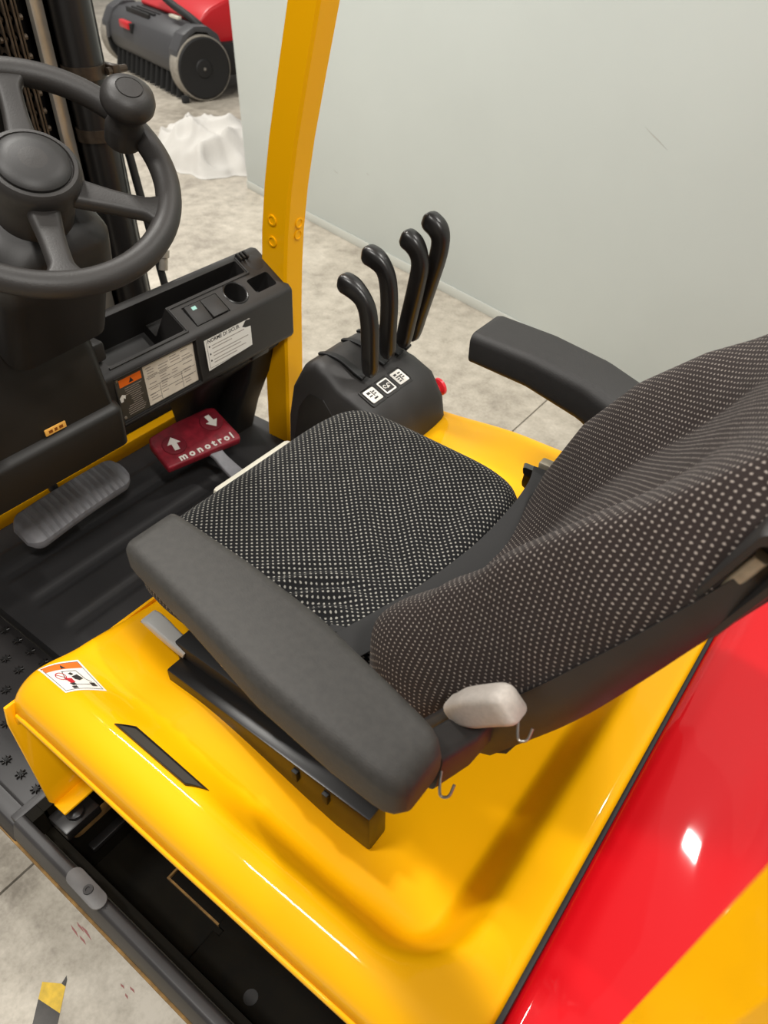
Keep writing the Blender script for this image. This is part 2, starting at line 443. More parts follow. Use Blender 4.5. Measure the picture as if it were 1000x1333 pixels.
# no pocket is cut: the dark grey floor in the raised frame mimics its shade
def sticker_on_hood():
    A, B, Cc, D = Vector((.850-.018, -.247, 0)), Vector((.805, -.302, 0)), Vector((.727, -.293, 0)), Vector((.757, -.247, 0))
    A, B, Cc, D = Vector((.828, -.2475, 0)), Vector((.806, -.300, 0)), Vector((.728, -.293, 0)), Vector((.756, -.2475, 0))
    def at(s, t, dz):   # s along A->B (top edge), t from top edge to the bottom
        p = A.lerp(B, s).lerp(D.lerp(Cc, s), t); return (p.x, p.y, hood_z(p.x, p.y)+dz)
    def patch(poly, dz):
        n = len(poly); v = [at(s, t, dz) for s, t in poly]; return v, [tuple(range(n))]
    def rect(s0, s1, t0, t1, dz, n=8):
        return grid(n, n, lambda u, v: at(s0+(s1-s0)*u, t0+(t1-t0)*v, dz))
    g = G()
    g.add(rect(0, 1, 0, 1, .0006, 10), 0)
    for q in ((.05, .95, .05, .065), (.05, .95, .935, .95), (.05, .065, .05, .95), (.935, .95, .05, .95)): g.add(rect(*q, .0009, 6), 1)
    g.add(rect(.065, .935, .065, .25, .0009, 8), 2)
    g.add(patch([(.44, .23), (.56, .23), (.5, .10)], .0012), 1)
    # pictogram: truck outline, driver, crossed hand
    def line(p, q, w, mi):
        dx, dy = q[0]-p[0], q[1]-p[1]; L = hypot(dx, dy); nx, ny = -dy/L*w, dx/L*w
        g.add(patch([(p[0]+nx, p[1]+ny), (q[0]+nx, q[1]+ny), (q[0]-nx, q[1]-ny), (p[0]-nx, p[1]-ny)], .0013), mi)
    line((.38, .33), (.72, .33), .008, 1); line((.72, .33), (.76, .62), .008, 1); line((.40, .33), (.30, .62), .008, 1)
    line((.76, .62), (.84, .72), .008, 1); line((.40, .80), (.74, .80), .008, 1)
    g.add(patch([(.48, .42), (.56, .38), (.60, .44), (.52, .48)], .0013), 1)
    g.add(patch([(.50, .52), (.66, .46), (.72, .60), (.60, .66), (.52, .62)], .0013), 1)
    g.add(patch([(.30, .55), (.46, .58), (.46, .72), (.34, .74)], .0014), 3)
    g.add(patch([(.30, .74), (.42, .72), (.44, .80), (.34, .82)], .0013), 1)
    g.add(patch([(.28, .84), (.40, .84), (.40, .92), (.28, .92)], .0013), 1)
    g.add(patch([(.76, .74), (.88, .74), (.88, .86), (.76, .86)], .0013), 1)
    for i in range(18):
        a, b = 2*pi*i/18, 2*pi*(i+1)/18
        line((.28+.11*cos(a), .47+.12*sin(a)), (.28+.11*cos(b), .47+.12*sin(b)), .01, 3)
    line((.2, .39), (.36, .55), .01, 3)
    g.build('warning_sticker', [WHT, DARKP, ORG, REDP], HOOD, fix=False, label='white and orange warning sticker')
sticker_on_hood()

# --- rear counterweight cover -------------------------------------------------------
def build_counterweight():
    def zz(x, y):
        z = .758+.006*sst(.036, .0, x)
        z += .05*sst(-.10, -.30, x)
        q = ((x+.155)/.06)**2+((y+.66)/.16)**2
        z -= .012*math.exp(-q)
        z += .010*(1-((y+.74)/.55)**2)
        z += roll(-.19-y, .06, .06)+roll(y+1.285, .06, .06)+roll(.0405-x, .012, .010)+roll(x+.62, .1, .1)
        return z
    g = G().add(grid(80, 110, lambda u, v: (lambda x, y: (x, y, zz(x, y)))(.0405-.6605*u, -.19-1.095*v)))
    # skirt down to the chassis
    def side(pts): g.add(grid(len(pts), 2, lambda u, v: (lambda p: (p[0], p[1], p[2] if v < .5 else .25))(pts[int(round(u*(len(pts)-1)))])))
    side([(.0405-.6605*i/30, -.19, zz(.0405-.6605*i/30, -.19)) for i in range(31)])
    side([(.0405-.6605*i/30, -1.285, zz(.0405-.6605*i/30, -1.285)) for i in range(31)])
    side([(-.62, -.19-1.095*i/30, zz(-.62, -.19-1.095*i/30)) for i in range(31)])
    side([(.0405, -.19-1.095*i/30, zz(.0405, -.19-1.095*i/30)) for i in range(31)])
    cw = g.build('counterweight', RED, FORK, ang=55, label='glossy red counterweight cover behind the hood')
    G().add(box(.0405, .0475, -1.28, -.196, .72, .760, .002)).build('gasket', GASK, cw, label='thin black gap seal')
    return cw
build_counterweight()

# --- chassis: side sill, step, battery compartment -----------------------------------
def build_chassis():
    prof = [(-.111, .392), (-.111, .418), (-.120, .447), (-.125, .450), (-.138, .450), (-.142, .446), (-.142, .392)]
    v, f = prism(prof, FYZ, -.5, .868, .002)
    g = G().add((v, f))
    prof2 = [(-.109, .385), (-.109, .40), (-.120, .430), (-.150, .436), (-.150, .385)]
    g.add(prism(prof2, FYZ, .868, 1.62, .003))
    g.add(box(.868, .885, -.22, -.125, .40, .447, .002))
    sill = g.build('side_sill', STEEL, FORK, label='black steel side sill')
    G().add(box(-.5, 1.62, -.112, -.1065, .396, .400, .001)).build('sill_trim', RUST, sill, label='thin worn ochre edge under sill')
    st = G()
    fr = frame((.677, -.1305, .450), (1, -.02, 0), (0, 1, 0))
    pl = [( .03+.0145*cos(a), .0145*sin(a)) for a in [-pi/2+pi*i/8 for i in range(9)]]+[(-.03+.0145*cos(a), .0145*sin(a)) for a in [pi/2+pi*i/8 for i in range(9)]]
    lp = st.add(prism(pl, fr, 0, .004, .001)).build('latch_plate', STEELG, sill, label='grey oblong latch plate')
    G().add(lathe(frame((.672, -.1305, .4535), (1, 0, 0), (0, 1, 0)), [(.0085, 0), (.008, .0025), (.004, .0025), (.0035, .001), (.0005, .001)], 16)).build('bolt', STEEL, sill)
    # battery compartment
    g = G()
    g.add(box(-.1, .836, -1.2, -.165, .16, .2))
    g.add(box(.80, .834, -1.2, -.30, .2, .45))
    g.add(box(-.1, -.06, -1.2, -.147, .2, .7))
    g.add(box(-.1, .834, -1.24, -1.2, .2, .7))
    g.add(box(.845, .867, -1.2, -.165, .12, .448)); g.add(box(.845, .867, -.17, -.1425, .392, .446))
    g.add(box(-.5, 1.6, -.166, -.150, .10, .391))
    bc = g.build('battery_compartment', COMP, FORK, label='dark empty battery compartment')
    g = G(); g.add(prism([(.10, -.19), (.56, -.19), (.56, -.25), (.545, -.25), (.545, -.262), (.56, -.262), (.56, -.40), (.10, -.40)], FW, .2, .212, .001))
    g.build('floor_plate', COMP, bc)
    G().add(box(.562, .70, -.266, -.262, .2, .207)).build('rust_seam', RUST, bc)
    G().add(box(.70, .704, -.34, -.262, .2, .207)).build('rust_seam', RUST, bc)
    G().add(lathe(frame((.43, -.215, .212), (1, 0, 0), (0, 1, 0)), [(.013, 0), (.013, .0008), (.001, .0008)], 16)).build('drain_hole', CAV, bc)
    # bulkhead fittings
    fr = frame((.845, -.20, .36), (0, -1, 0), (0, 0, 1)); fr = (fr[0], fr[1], fr[2], Vector((-1, 0, 0)))
    def stad(L, r): return [(L/2+r*cos(a), r*sin(a)) for a in [-pi/2+pi*i/6 for i in range(7)]]+[(-L/2+r*cos(a), r*sin(a)) for a in [pi/2+pi*i/6 for i in range(7)]]
    fr2 = (Vector((.845, -.232, .325)), fr[1], fr[2], fr[3])
    G().add(prism(stad(.06, .016), fr2, 0, .003, .001)).build('slot_plate', RUST, bc)
    g = G(); g.add(box(.79, .845, -.235, -.165, .405, .43, .004)); g.add(lathe(frame((.812, -.20, .43), (1, 0, 0), (0, 1, 0)), [(.016, 0), (.016, .008), (.009, .012), (.001, .012)], 10))
    g.build('latch_bracket', BLK2, bc)
    G().add(box(.825, .845, -.36, -.20, .255, .268, .004)).build('bulkhead_rib', BLK2, bc)
    # step plate with star grips
    st = G().add(box(.885, 1.62, -.384, -.150, .385, .40, .002)).build('step_plate', STEEL, FORK, label='black step plate with star-shaped grip teeth')
    star = [((.0115 if i % 2 == 0 else .0045)*cos(2*pi*i/16+.2), (.0115 if i % 2 == 0 else .0045)*sin(2*pi*i/16+.2)) for i in range(16)]
    first = None
    for r, yy in enumerate((-.188, -.233, -.278, -.323, -.366)):
        for k in range(13):
            x = .925+.048*k+(.024 if r % 2 else 0)
            if first is None:
                g = G()
                a = [(x+.0105*cos(2*pi*i/12)*(1.0), yy+.0105*sin(2*pi*i/12)) for i in range(12)]
                g.add(prism([(p[0]+x, p[1]+yy) for p in star], FW, .40, .4055, .0008, 1), 0)
                g.add(lathe(frame((x, yy, .4055), (1, 0, 0), (0, 1, 0)), [(.004, 0), (.004, .0006), (.0005, .0006)], 10), 1)
                first = g.build('grip_tooth', [BLK2, CAV], st); z0 = WLOC[first.name]
                fx, fy = x, yy
            else: copyobj(first, st, z0+Vector((x-fx, yy-fy, 0)))
build_chassis()

# --- floor mat and toe board --------------------------------------------------------
def build_mat():
    def zz(x, y):
        z = .432
        for k, (a, b) in enumerate(((.90, 1.03), (1.055, 1.155), (1.18, 1.28), (1.305, 1.40), (1.425, 1.50))):
            d = min(x-a, b-x, -.44-y, y+1.02)
            z += .007*sst(0, .012, d)
        z += .012*sst(-1.08, -1.10, y)*sst(1.1, 1.12, x)
        return z
    v, f = grid(100, 90, lambda u, t: (lambda x, y: (x, y, zz(x, y)))(.85+.76*u, -.388-.885*t))
    g = G().add((v, f)); g.add(box(.85, 1.61, -1.273, -.388, .36, .4318))
    m = g.build('floor_mat', MAT, FORK, ang=40, label='black ribbed rubber floor mat')
    # toe board and yellow front frame
    tb = G().add(prism([(1.61, .40), (1.61, .45), (1.66, .60), (1.66, .72), (1.68, .72), (1.68, .40)], FXZ, -1.28, -.16)).build('toe_board', BLKD, FORK, label='dark toe board with yellow strip')
    G().add(box(1.578, 1.612, -1.27, -.16, .43, .470, .003)).build('toe_strip', YEL, tb)
    G().add(box(1.60, 1.63, -.62, -.16, .462, .495, .003)).build('toe_rail', METALB, tb)
build_mat()

# --- pedals ---------------------------------------------------------------------
def build_pedals():
    # wide ribbed brake pedal
    c = Vector((1.40, -.652, .535)); ex = Vector((.04, -1, .02)).normalized(); fr = frame(c, ex, Vector((1, .02, .55)))
    if fr[3].z < 0: fr = (fr[0], fr[1], fr[2], -fr[3])
    out = []
    for i in range(69):
        t = -1+2*i/68; x = .148*t
        hw = .046*sqrt(max(.22, 1-max(0, (abs(t)-.78)/.24)**2))*(1-.06*t)
        h = .012-.006*sst(.9, 1, abs(t))
        rib = .0042*(0.5+.5*cos(i*pi/2)) if abs(t) < .82 else .002
        cr = .012*(1-t*t)
        out.append([(x, a*hw, b+cr) for a, b in ((-1, -h), (-1, h*.4), (-.9, h+rib*.6), (-.5, h+rib+.002), (0, h+rib+.004), (.5, h+rib+.002), (.9, h+rib*.6), (1, h*.4), (1, -h))])
    v, f = loft(out); bp = G().add((tf(fr, v), f)).build('brake_pedal', PED, FORK, ang=30, label='wide grey ribbed rubber brake pedal')
    G().add(tube([c+Vector((.0, 0, -.02)), c+Vector((.05, 0, -.06)), c+Vector((.14, 0, .1))], .012)).build('pedal_arm', STEEL, bp)
    # red direction pedal
    A, B, Cc, D = Vector((1.434, -.896, .572)), Vector((1.390, -1.113, .572)), Vector((1.278, -1.068, .532)), Vector((1.319, -.869, .532))
    o = (A+B+Cc+D)/4; fr = frame(o, (B-A)+(Cc-D), (A-D)+(B-Cc))
    if fr[3].z < 0: fr = (fr[0], fr[1], fr[2], -fr[3])
    W, H = .107, .066
    ol = [(-W, -H*.92), (W*.95, -H), (W, -H*.8), (W*.93, H*.88), (W*.75, H), (-.2*W, H*.93), (-W*.93, H*.72), (-W*1.02, H*.4)]
    rp = G().add(prism(ol, fr, -.012, .012, .006, 3)).build('direction_pedal', PRED, FORK, label='worn red rubber direction pedal with two arrow buttons')
    for sx, cyy, up in ((-.058, -.004, 1), (.064, .018, -1)):
        bf = (fr[0]+fr[1]*sx+fr[2]*cyy+fr[3]*.012, fr[1], fr[2], fr[3])
        bt = G().add(lathe(bf, [(.031, -.002), (.031, .0015), (.0295, .004), (.0265, .0048), (.001, .0052)], 28)).build('pedal_button', PREDD, rp)
        ar = [(-.007, -.02), (.007, -.02), (.007, .001), (.018, .001), (0, .023), (-.018, .001), (-.007, .001)]
        an = -.10
        ar = [((p[0]*cos(an)-p[1]*sin(an)*1)*1.0, (p[0]*sin(an)+p[1]*cos(an))*up) for p in ar]
        G().add(prism(ar, bf, .005, .0064, .0004, 1)).build('arrow', WHT, rp, label='raised white arrow')
    # letters
    tfm = (fr[0]+fr[1]*.006+fr[2]*(-.047)+fr[3]*.012, fr[1], fr[2], fr[3])
    x = -.078
    for ch, dx in zip('monotrol', (.027, .024, .022, .022, .017, .019, .021, .012)):
        if ch == ' ': x += dx; continue
        lf = (tfm[0]+tfm[1]*(x+dx/2), tfm[1], tfm[2], tfm[3])
        G().add(text(ch, .028, lf, .0015, .0009)).build('letter', WHT, rp); x += dx
    # pedal stem
    p0 = fr[0]-fr[2]*.06+fr[1]*.03; p0.z -= .01
    path = [p0+Vector((.03, 0, .005)), p0, p0+Vector((-.03, -.002, -.022)), p0+Vector((-.09, -.004, -.05)), p0+Vector((-.16, -.004, -.062))]
    def sec(t): return rrect(.034+.03*abs(t-.35), .012, .004)
    G().add(sweep(smooth_path(path, 4), sec)).build('pedal_stem', PED, rp)
build_pedals()

# --- dashboard ------------------------------------------------------------------
SL = .62; NS = Vector((-.527, 0, .850)); ES = Vector((.850, 0, .527))   # slope of the dash top
def dash_frame(s, y, c=0): return (Vector((1.21, 0, .92))+ES*s+Vector((0, y, 0))+NS*c, Vector((0, -1, 0)), ES, NS)
def build_dash():
    prof = [(1.212, .795), (1.206, .915), (1.216, .9235), (1.318, .988), (1.335, .986), (1.350, .975), (1.42, .86), (1.42, .785), (1.222, .785)]
    body = prism(prof, FXZ, -1.243, -.69, .006, 2)
    def cut(s0, s1, ya, yb, dep, r=.004):
        fr = dash_frame(0, 0); return fbox(fr, ya, yb, s0, s1, -dep, .05, r)
    cutters = [cut(.018, .118, .725, .922, .125), cut(.082, .118, .90, 1.162, .10), cut(.022, .062, 1.146, 1.214, .07, .006)]
    cf = dash_frame(.046, -1.098)
    cutters.append(lathe(cf, [(.027, -.06), (.027, .03)], 36))
    cutters.append(cut(.012, .066, .953, 1.053, .006, .001))
    # label recess on the rear face
    cutters.append(box(1.15, 1.2155, -.934, -.716, .803, .908, .002))
    v, f = boolean_cut(body, cutters)
    d = G().add((v, f)).build('dashboard', DASHM, FORK, ang=40, label='black moulded dashboard with storage tray and cup holder')
    # cavity linings (dark inner walls come from depth, no extra faces) ; rim beads
    g = G()
    pts = []
    for s, y in ((.012, -.722), (.012, -.926), (.076, -.926), (.076, -1.168), (.124, -1.168)): pts.append(Vector((1.21, 0, .92))+ES*s+Vector((0, y, 0))+NS*.001)
    for a, b in zip(pts, pts[1:]): g.add(sweep([a, b], rrect(.005, .005, .002), NS))
    g.build('tray_rim', DASHM, d)
    rim = [dash_frame(.046, -1.098)]
    G().add(lathe(dash_frame(.046, -1.098), [(.0275, -.004), (.0275, .0012), (.0295, .0022), (.0315, .0008), (.0315, -.002)], 36, False)).build('cup_rim', BLK2, d)
    # rocker switches
    for i, y in enumerate((-.978, -1.026)):
        fr = dash_frame(.039, y, -.006)
        tilt = .14 if i == 0 else .02
        ey = (fr[2]*cos(tilt)+fr[3]*sin(tilt)); ez = (fr[3]*cos(tilt)-fr[2]*sin(tilt))
        fr2 = (fr[0], fr[1], ey, ez)
        sw = G().add(fbox(fr2, -.0225, .0225, -.0245, .0245, 0, .010, .0015)).build('rocker_switch', DASHM, d)
        if i == 0:
            lf = (fr2[0]+fr2[1]*-.002+ey*.014+ez*.0101, fr2[1], ey, ez)
            g = G(); g.add(fbox(lf, -.006, .006, -.004, .004, 0, .0003)); g2 = g
            g2.build('switch_symbol', TEAL, d)
    # rounded cap behind square pocket
    G().add(lathe(dash_frame(.095, -1.205), [(.022, -.002), (.022, .0006), (.019, .0016), (.001, .0016)], 28)).build('blank_cap', DASHM, d)
    g = G()
    for k in range(3): g.add(fbox(dash_frame(.118, -1.172-.011*k), -.003, .003, -.01, .01, -.002, .012, .0015))
    g.build('clip_teeth', BLK2, d)
    # data plate in the recess
    X = 1.2155; fr = (Vector((X-.0003, -.825, .8555)), Vector((0, -1, 0)), Vector((0, 0, 1)), Vector((-1, 0, 0)))
    g = G(); g.add(fbox(fr, -.104, .104, -.049, .049, 0, .0014, .0004), 0)
    pl = g.build('data_plate', PLTD, d, label='black and silver data plate with orange warning bar')
    g = G(); g.add(fbox(fr, -.034, .102, -.046, .047, .0014, .0018), 0)
    for k in range(13):
        yv = .040-.0063*k
        x0 = -.028; 
        for j in range(4):
            if random.random() < .25: continue
            a = x0+.031*j+random.uniform(0, .004); b = a+random.uniform(.014, .028)
            g.add(fbox(fr, a, min(b, .096), yv-.0012, yv+.0009, .0018, .0019), 1)
    for yv in (.018, -.006, -.022): g.add(fbox(fr, -.030, .098, yv-.0004, yv+.0004, .0018, .0020), 2)
    for xv in (.0, .06): g.add(fbox(fr, xv-.0004, xv+.0004, -.044, -.006, .0018, .0020), 2)
    g.build('plate_panel', [PLT, GREYPR, DARKP], d)
    g = G(); g.add(fbox(fr, -.095, -.040, .026, .043, .0014, .0018), 0)
    g.add(prism([(-.072, .029), (-.060, .029), (-.066, .040)], fr, .0018, .0020), 1)
    for k in range(14):
        yv = .020-.0047*k
        g.add(fbox(fr, -.088+(.012 if 3 < k < 9 else 0)+random.uniform(0, .006), -.042-random.uniform(0, .008), yv-.0007, yv+.0006, .0014, .0016), 2)
    g.add(prism([(-.101, .004), (-.094, .010), (-.086, .006), (-.088, -.002), (-.092, .002), (-.094, -.006), (-.1, -.006)], fr, .0014, .0018), 3)
    g.build('plate_warning', [ORG, DARKP, GREYPR, WHT], d)
    for a, b in ((-.099, .044), (-.098, -.043)):
        G().add(lathe((fr[0]+fr[1]*a+fr[2]*b+fr[3]*.0014, fr[1], fr[2], fr[3]), [(.0035, 0), (.003, .0012), (.0005, .0016)], 12)).build('rivet', CHROME, d)
    # frame around the plate
    g = G()
    for q in ((-.110, .110, -.0555, -.0515), (-.110, .110, .0525, .0555), (-.110, -.107, -.0555, .0555), (.107, .110, -.0555, .0555)):
        g.add(fbox((Vector((1.209, -.825, .8555)), fr[1], fr[2], fr[3]), *q, 0, .0035, .001))
    g.build('plate_frame', DASHM, d)
    # white paper sticker with torn edge
    fr = (Vector((1.2085, -1.023, .866)), Vector((0, -1, 0)), Vector((.03, 0, 1)).normalized(), Vector((-1, 0, .03)).normalized())
    fr = (Vector((1.2070, -1.023, .865)), fr[1], fr[2], fr[3])
    pol = [(-.069, .034), (-.069, -.043), (.069, -.035), (.071, .012), (.055, .014), (.045, .019), (.058, .031), (.071, .029), (.071, .043), (.02, .039), (-.03, .036)]
    g = G(); g.add(prism(pol, fr, .0006, .0010), 0)
    for q in ((-.064, .06, -.0385, -.0378), (-.064, -.0633, -.0385, .029)): g.add(fbox(fr, *q, .001, .0012), 1)
    for k, (yv, l) in enumerate(((.012, .10), (.005, .06), (-.006, .11), (-.013, .085), (-.022, .10), (-.029, .07))):
        g.add(fbox(fr, -.05, -.05+l, yv-.0009, yv+.0009, .001, .0012), 2)
    for yv in (.012, -.006, -.022): g.add(fbox(fr, -.059, -.055, yv-.002, yv+.002, .001, .0012), 1)
    tfm = (fr[0]+fr[2]*.0245+fr[1]*-.012, fr[1], fr[2], fr[3])
    g.add(text('NORME DI SICUR', .0125, tfm, .0002, .0002, .001), 1)
    g.build('safety_sticker', [WHT, DARKP, GREYPR], d, label='torn white paper sticker with printed lines')
    # leg under the right half
    rings = []
    for z, x0, x1, y0, y1 in ((.44, 1.45, 1.56, -1.20, -1.08), (.55, 1.43, 1.55, -1.23, -1.06), (.66, 1.36, 1.50, -1.238, -1.03), (.76, 1.25, 1.40, -1.238, -1.0), (.80, 1.25, 1.36, -1.238, -.99)):
        cx, cy = (x0+x1)/2, (y0+y1)/2
        rings.append([(cx+p[0], cy+p[1], z) for p in rrect(x1-x0, y1-y0, .025)])
    G().add(loft(rings)).build('dash_leg', CAV, d, label='black leg below the dashboard')
    rings = []
    for z, x0, x1 in ((.44, 1.40, 1.55), (.55, 1.36, 1.55), (.66, 1.305, 1.52), (.79, 1.262, 1.41)): rings.append([((x0+x1)/2+p[0], -1.195+p[1], z) for p in rrect(x1-x0, .09, .012)])
    G().add(loft(rings)).build('dash_leg', CAV, d)
    G().add(box(1.222, 1.25, -1.16, -1.10, .775, .812, .004)).build('leg_clip', BLK2, d)
    return d
build_dash()

# --- steering column and wheel -----------------------------------------------------
WC = Vector((1.039, -.577, 1.366)); WN = Vector((-.55, .101, .829)).normalized()
E1 = Vector((.833, 0, .553)); E1 = (E1-WN*E1.dot(WN)).normalized(); E2 = WN.cross(E1)
def build_steering():
    # cowl
    rings = []
    for z, x0, y0, y1, r in ((.762, 1.215, -.70, -.24, .02), (.782, 1.178, -.705, -.24, .02), (.862, 1.170, -.705, -.24, .02), (.872, 1.176, -.703, -.245, .02), (.878, 1.188, -.70, -.25, .02), (1.0, 1.196, -.698, -.31, .03), (1.06, 1.205, -.69, -.36, .04), (1.10, 1.225, -.672, -.42, .05), (1.125, 1.26, -.65, -.46, .05)):
        x1 = 1.50-.35*max(0, z-.95); cx, cy = (x0+x1)/2, (y0+y1)/2
        rings.append([(cx+p[0], cy+p[1], z) for p in rrect(x1-x0, y1-y0, r, 5)])
    cw = G().add(loft(rings)).build('steering_cowl', COWL, FORK, ang=45, label='black steering column cowl')
    fr = (Vector((1.1695, -.5575, .895)), Vector((0, -1, 0)), Vector((.03, 0, 1)).normalized(), Vector((-1, 0, .03)).normalized())
    fr = (Vector((1.186, -.5615, .888)), fr[1], fr[2], fr[3])
    g = G(); g.add(fbox(fr, -.022, .022, -.0065, .0065, 0, .0035, .001), 0)
    for a, b in ((-.015, -.007), (-.003, .003), (.007, .015)): g.add(fbox(fr, a, b, -.003, .003, .0035, .0038), 1)
    g.build('badge', [AMB, AMBD], cw, label='small amber badge')
    G().add(box(1.225, 1.30, -.728, -.690, .945, .985, .006)).build('cowl_clip', DASHM, cw)
    # column neck below the wheel
    dn = -WN
    def ring(k, w, h, r, off=0): 
        c = WC+dn*k+E1*off
        return [tuple(c+E2*p[0]+E1*p[1]) for p in rrect(w, h, r, 5)]
    col = G().add(loft([ring(.075, .13, .10, .045), ring(.09, .17, .15, .04, .005), ring(.10, .185, .165, .035, .008), ring(.17, .20, .18, .03, .01), ring(.185, .19, .17, .03, .01), ring(.34, .19, .17, .03)])).build('steering_column', BLK, FORK, ang=40, label='boxy black steering column housing')
    # wheel
    fr = (WC, E1, E2, WN)
    R, r = .181, .019
    n1, n2 = 96, 16; rings = []
    for i in range(n1):
        a = 2*pi*i/n1; d = E1*cos(a)+E2*sin(a)
        rings.append([tuple(WC+d*(R+r*cos(2*pi*j/n2))+WN*(r*.92*sin(2*pi*j/n2))) for j in range(n2)])
    rings.append(rings[0]); v, f = loft(rings, cap=False)
    bm = bmesh.new(); 
    v = v[:n1*n2]; f = [tuple(i % (n1*n2) for i in q) for q in f]; bm.free()
    wh = G().add((v, f)).build('steering_wheel', WHL, FORK, label='worn black steering wheel with spinner knob')
    for a in (-137, 157, -24):
        a = radians(a); d = E1*cos(a)+E2*sin(a); s = WN.cross(d)
        path = [WC+d*.03-WN*.014, WC+d*.075-WN*.012, WC+d*.12-WN*.008, WC+d*.155-WN*.003, WC+d*.182]
        def sec(t): return rrect(.046-.012*sst(0, .5, t)+.034*sst(.68, 1, t), .023, .009)
        G().add(sweep(smooth_path(path, 5), sec, WN)).build('spoke', WHL, wh)
    G().add(lathe(fr, [(.055, -.075), (.056, -.05), (.060, -.02), (.0635, .004), (.0625, .014), (.057, .0205), (.052, .021), (.0505, .018), (.049, .018), (.0485, .022), (.044, .0265), (.03, .0295), (.001, .031)], 48)).build('hub', BLK2 if False else WHL, wh)
    G().add(lathe((WC+WN*.0185, E1, E2, WN), [(.049, 0), (.0488, .0035), (.0445, .008), (.03, .0112), (.001, .0122)], 48)).build('horn_cap', BLK, wh)
    a = radians(-86); d = E1*cos(a)+E2*sin(a); kc = WC+d*.160
    kf = (kc, E1, E2, WN)
    kn = G().add(lathe(kf, [(.027, -.012), (.028, .012), (.026, .018), (.0235, .024), (.0225, .036), (.0245, .042), (.033, .047), (.0375, .055), (.038, .064), (.0345, .074), (.027, .080), (.019, .0825), (.0185, .0817), (.0175, .0817), (.017, .0830), (.001, .0838)], 40)).build('spinner_knob', WHL, wh, label='black spinner knob')
build_steering()

